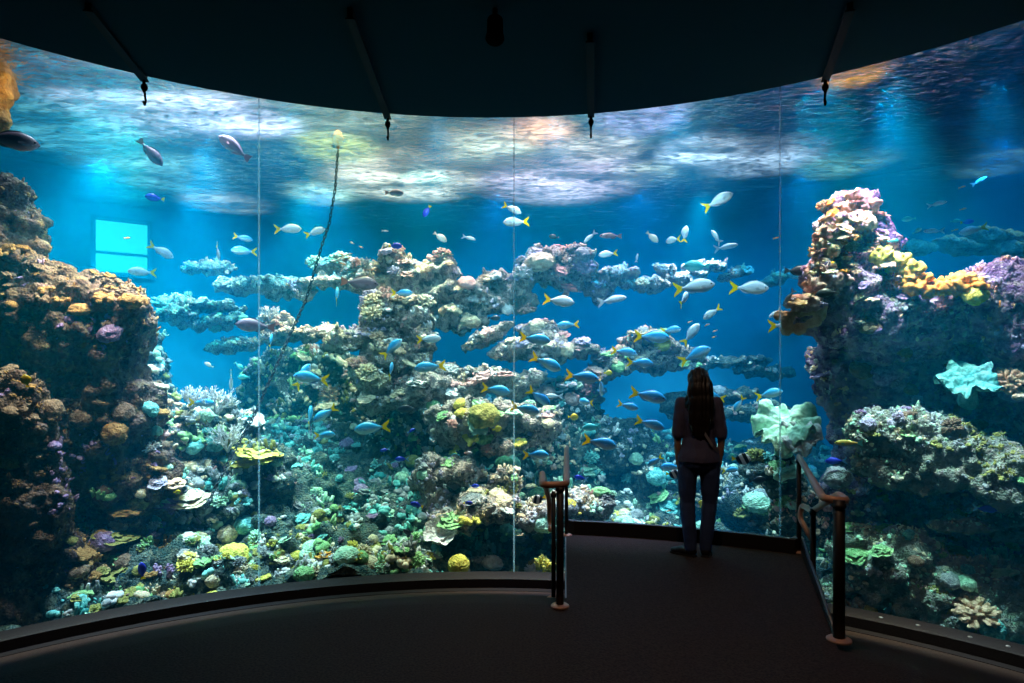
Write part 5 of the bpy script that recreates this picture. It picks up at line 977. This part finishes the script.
# ================================================================== THE PERSON
def capsule(m, a, b, ra, rb, n=14):
    a, b = Vector(a), Vector(b); d = (b - a); L = d.length; d.normalize(); k = 4
    pts = []; rs = []
    for i in range(k, 0, -1): t = math.pi / 2 * i / k; pts.append(a - d * ra * math.sin(t)); rs.append(max(.0008, ra * math.cos(t)))
    for i in range(7): t = i / 6; pts.append(a.lerp(b, t)); rs.append(ra + (rb - ra) * t)
    for i in range(1, k + 1): t = math.pi / 2 * i / k; pts.append(b + d * rb * math.sin(t)); rs.append(max(.0008, rb * math.cos(t)))
    m.tube(pts, rs, n)
def limb(m, pts):                      # pts: (x, y, z, r)
    for p, q in zip(pts[:-1], pts[1:]): capsule(m, p[:3], q[:3], p[3], q[3])
PX, PY = P(699, 0, 5.69).x, 5.69
person = None
# left = -x (the person faces the tank, +y); weight on the right leg, left foot turned out
LEG = {-1: [(-.080, .00, .86, .084), (-.100, .012, .68, .074), (-.100, .02, .47, .054), (-.098, .00, .40, .051), (-.088, -.018, .27, .050), (-.074, -.02, .10, .036)],
       1: [(.080, .00, .86, .084), (.094, .012, .68, .075), (.094, .022, .47, .055), (.086, .01, .40, .052), (.070, -.01, .27, .051), (.055, -.01, .10, .037)]}
ARM = {-1: [(-.150, -.005, 1.355, .042), (-.172, -.012, 1.22, .038), (-.184, -.012, 1.09, .034), (-.184, .015, .96, .030), (-.176, .045, .845, .023)],
       1: [(.150, -.005, 1.355, .042), (.176, -.012, 1.22, .038), (.190, -.015, 1.09, .034), (.190, .012, .96, .030), (.182, .040, .845, .023)]}
TORSO = [((0, 0, .80), .146, .105), ((0, -.005, .88), .160, .115), ((0, 0, .96), .140, .098), ((0, .004, 1.05), .118, .086), ((0, .0, 1.15), .124, .092), ((0, -.004, 1.26), .138, .096), ((0, -.006, 1.325), .146, .084), ((0, -.004, 1.38), .095, .064), ((0, .0, 1.41), .062, .052), ((0, .004, 1.46), .050, .050), ((0, .01, 1.50), .046, .048)]
def grow(secs, g, z0, z1): return [(c, rx + g, ry + g) for c, rx, ry in secs if z0 <= c[2] <= z1]
b = MB(); b.loft(TORSO, 28)
for s_ in (-1, 1): limb(b, LEG[s_]); limb(b, ARM[s_]); capsule(b, (s_ * .10, 0, 1.37), (s_ * .140, -.004, 1.345), .040, .044)
# head, turned slightly to the right and tilted up
hq = Matrix.Rotation(math.radians(-24), 3, 'Z') @ Matrix.Rotation(math.radians(5), 3, 'X'); hc = Vector((0.004, .022, 1.565))
b.ball(hc, (.073, .090, .098), hq, 24, 18); b.ball(hc + hq @ Vector((0, .032, -.058)), (.050, .052, .048), hq, 18, 12)          # cranium, jaw
b.ball(hc + hq @ Vector((0, .090, -.010)), (.010, .018, .024), hq, 10, 8); b.ball(hc + hq @ Vector((0, .098, -.024)), (.012, .011, .009), hq, 10, 8)      # nose
b.ball(hc + hq @ Vector((0, .078, -.052)), (.022, .012, .008), hq, 12, 8); b.ball(hc + hq @ Vector((0, .074, -.080)), (.018, .014, .014), hq, 12, 8)       # mouth, chin
for s_ in (-1, 1):
    b.ball(hc + hq @ Vector((s_ * .074, .0, -.008)), (.008, .018, .028), hq, 10, 8); b.ball(hc + hq @ Vector((s_ * .030, .078, .018)), (.020, .010, .008), hq, 10, 8)
for s_ in (-1, 1):                     # hands: palm, four fingers, thumb
    w_ = Vector(ARM[s_][-1][:3]); dn = Vector((s_ * -.04, .10, -1)).normalized(); fw = Vector((0, 1, .1)).normalized(); inn = Vector((-s_, 0, 0))
    pc = w_ + dn * .052; capsule(b, w_, w_ + dn * .03, .023, .024)
    for q in range(4): capsule(b, w_ + dn * .015 + fw * (.012 - .010 * q), w_ + dn * .085 + fw * (.030 - .019 * q), .0135, .0125, 10)
    for q, L in enumerate((.066, .076, .070, .054)):
        k0 = w_ + dn * .088 + fw * (.030 - .019 * q); k1 = k0 + (dn * .95 + inn * .20 + fw * .06).normalized() * L * .5; k2 = k1 + (dn * .85 + inn * .55).normalized() * L * .32; k3 = k2 + (dn * .6 + inn * .85).normalized() * L * .25
        limb(b, [(*k0, .0088), (*k1, .0082), (*k2, .0074), (*k3, .0064)])
    t0 = w_ + dn * .025 + fw * .022; t1 = t0 + (dn * .6 + fw * .75 + inn * .25).normalized() * .035; t2 = t1 + (dn * .9 + fw * .30 + inn * .3).normalized() * .030; limb(b, [(*t0, .0125), (*t1, .0105), (*t2, .0082)])
for s_ in (-1, 1): p = Vector(LEG[s_][-1][:3]); capsule(b, p, p + Vector((s_ * .01, .07, -.06)), .036, .026)
me = remesh(b, 0.0055, 'person', 3)
M_skin = simple('skin', (0.42, 0.24, 0.17), 0.55, bump=0.05, bs=80)
person = link('person', me, M_skin); person.location = (PX, PY, 0.004); person.scale = (1.0, 1.0, 1.0)
person.rotation_euler = (0, 0, math.radians(-10))
tag(person, 'person with long dark hair, rolled-sleeve shirt and jeans, standing on the platform watching fish', 'person')
def cloth(m, name, mt, vox, folds, seed, sm=2, f=9):
    me = remesh(m, vox, name, sm); V = vget(me); N = nget(me); q = V.copy(); q[:, 2] *= 0.55
    V = V + N * (folds * fbm(q, f, 3, seed, ridge=True))[:, None]; vset(me, V); o = link(name, me, mt, person); me.polygons.foreach_set('use_smooth', [True] * len(me.polygons)); return o
# shirt, with rolled sleeves
c = MB(); c.loft([((0, -.005, .835), .184, .140), ((0, -.005, .88), .180, .137)] + grow(TORSO, .016, .92, 1.35) + [((0, -.004, 1.39), .112, .068), ((0, -.002, 1.42), .064, .056)], 32)
for s_ in (-1, 1):
    capsule(c, (s_ * .10, 0, 1.372), (s_ * .142, -.004, 1.342), .046, .054); limb(c, [(x, y, z, r + .012) for x, y, z, r in ARM[s_][:3]])
    x, y, z, r = ARM[s_][2]; capsule(c, (x, y, z + .03), (x, y + .002, z - .012), .049, .050)
cloth(c, 'shirt', simple('slate_shirt_cloth', (0.075, 0.075, 0.15), 0.85, bump=0.4, bs=260), 0.008, .008, 5)
col_ = MB(); col_.loft([((0, -.002, 1.405), .072, .062), ((0, .0, 1.438), .064, .060), ((0, .004, 1.452), .058, .058)], 24, cap=False); col_.build('shirt_collar', simple('collar_cloth', (0.10, 0.09, 0.14), .85), person)
# jeans
j = MB(); j.loft([((0, -.006, .90), .160, .114), ((0, -.006, .87), .164, .119), ((0, -.008, .83), .170, .125), ((0, -.006, .80), .165, .118), ((0, 0, .765), .13, .09)], 32)
for s_ in (-1, 1): L_ = [(x, y, z, r + .010) for x, y, z, r in LEG[s_]]; x, y, z, r = L_[-1]; L_[-1] = (x, y, z - .025, .050); L_[-2] = (*L_[-2][:3], .060); limb(j, L_)
M_den = simple('blue_denim', (0.035, 0.07, 0.20), 0.85, bump=0.4, bs=300, var=0.3)
je = cloth(j, 'jeans', M_den, 0.008, .007, 8, f=11)
# shoes
for s_, yaw_, fx in ((-1, 62, 0), (1, -12, 0)):
    a = Vector(LEG[s_][-1][:3]); q = Matrix.Rotation(math.radians(yaw_), 3, 'Z'); m = MB()
    m.ball(q @ Vector((0, -.005, .045)) + Vector((a.x, a.y, 0)), (.042, .052, .046), q); m.ball(q @ Vector((0, .07, .040)) + Vector((a.x, a.y, 0)), (.044, .080, .036), q); m.ball(q @ Vector((0, .135, .030)) + Vector((a.x, a.y, 0)), (.042, .055, .027), q); capsule(m, (a.x, a.y, .06), (a.x, a.y, .10), .044, .042)
    me = remesh(m, 0.006, 'shoe', 3); sh = link('shoe', me, simple('black_shoe_leather', (0.015, 0.014, 0.016), .4), person)
    so = MB(); V = []; out = [(-.036, -.045), (-.042, 0), (-.040, .06), (-.046, .11), (-.038, .165), (-.015, .192), (.015, .192), (.038, .165), (.046, .11), (.040, .06), (.042, 0), (.036, -.045), (.0, -.058)]
    n = len(out); V = [q @ Vector((x, y, 0)) + Vector((a.x, a.y, z)) for z in (.0, .016) for x, y in out]; so.add(V, [tuple(range(n - 1, -1, -1)), tuple(range(n, 2 * n))] + [(i, (i+1) % n, (i+1) % n + n, i + n) for i in range(n)]); so.build('sole', simple('sole_rubber', (0.02, 0.02, 0.02), .7), sh, False)
# hair: cap and a long fall down the back, combed into strands
h = MB(); h.ball(hc + hq @ Vector((0, -.010, .012)), (.086, .098, .102), hq, 24, 18)
for px_, py_, pz_, rx, ry, rz_ in ((0, -.055, 1.53, .090, .055, .10), (0, -.085, 1.44, .105, .048, .12), (.004, -.105, 1.34, .112, .040, .12), (.0, -.112, 1.24, .100, .034, .12), (-.004, -.112, 1.15, .075, .026, .10), (-.06, -.05, 1.46, .045, .055, .12), (.062, -.05, 1.46, .045, .055, .12), (-.078, -.06, 1.36, .04, .045, .10), (.078, -.07, 1.35, .035, .04, .10)): h.ball((px_, py_, pz_), (rx, ry, rz_), n=18, m=12)
me = remesh(h, 0.007, 'hair', 4); V = vget(me); N = nget(me); th = V[:, 0] * 210 + 3.5 * fbm(V, 6, 2, 3); V[:, 0] *= 1.10; V = V + N * (0.0035 * np.sin(th) + 0.003 * np.sin(th * .43 + 1) + .006 * fbm(V * np.array([1, 1, .25]), 22, 2, 9))[:, None]
# clear the face
fd = np.array(hq @ Vector((0, 1, 0))); fc = np.array(hc); rel = V - fc; ahead = rel @ fd; side = rel - np.outer(ahead, fd)
k = (ahead > .030) & (rel[:, 2] < .055); V[k] = V[k] - np.outer(ahead[k] - .030, fd); vset(me, V); me.polygons.foreach_set('use_smooth', [True] * len(me.polygons))
M_hair = simple('dark_brown_hair', (0.008, 0.004, 0.003), .45, bump=.2, bs=200); link('hair', me, M_hair, person)
# spectacles and bag strap
g = MB()
for s_ in (-1, 1):
    cc = hc + hq @ Vector((s_ * .032, .094, .014)); pts = [cc + hq @ Vector((.023 * math.cos(t), 0, .017 * math.sin(t))) for t in [2*PI*i/14 for i in range(15)]]; g.tube(pts, .0016, 5, cap=False); g.tube([hc + hq @ Vector((s_ * .056, .092, .018)), hc + hq @ Vector((s_ * .077, .055, .016)), hc + hq @ Vector((s_ * .080, .0, .008))], .0018, 5)
g.tube([hc + hq @ Vector((-.010, .095, .016)), hc + hq @ Vector((.010, .095, .016))], .0018, 5); g.build('spectacles', simple('spectacle_frame', (.25, .22, .2), .3, .6), person)
st_ = MB(); pts = [Vector((-.105, .01, 1.408)), Vector((-.10, -.075, 1.375)), Vector((-.055, -.122, 1.25)), Vector((.02, -.126, 1.12)), Vector((.10, -.118, .99)), Vector((.160, -.070, .93))]
for i in range(len(pts) - 1):
    a, b2 = pts[i], pts[i+1]; d = (b2 - a).normalized(); sd = d.cross(Vector((0, 1, 0))).normalized() * .011; ou = Vector((0, -.004, 0)); st_.add([a - sd, a + sd, b2 + sd, b2 - sd, a - sd + ou, a + sd + ou, b2 + sd + ou, b2 - sd + ou], [(0,1,2,3),(7,6,5,4),(0,4,5,1),(2,6,7,3),(1,5,6,2),(3,7,4,0)])
st_.build('bag_strap', simple('grey_strap', (.22, .22, .26), .6), person, False)
#END
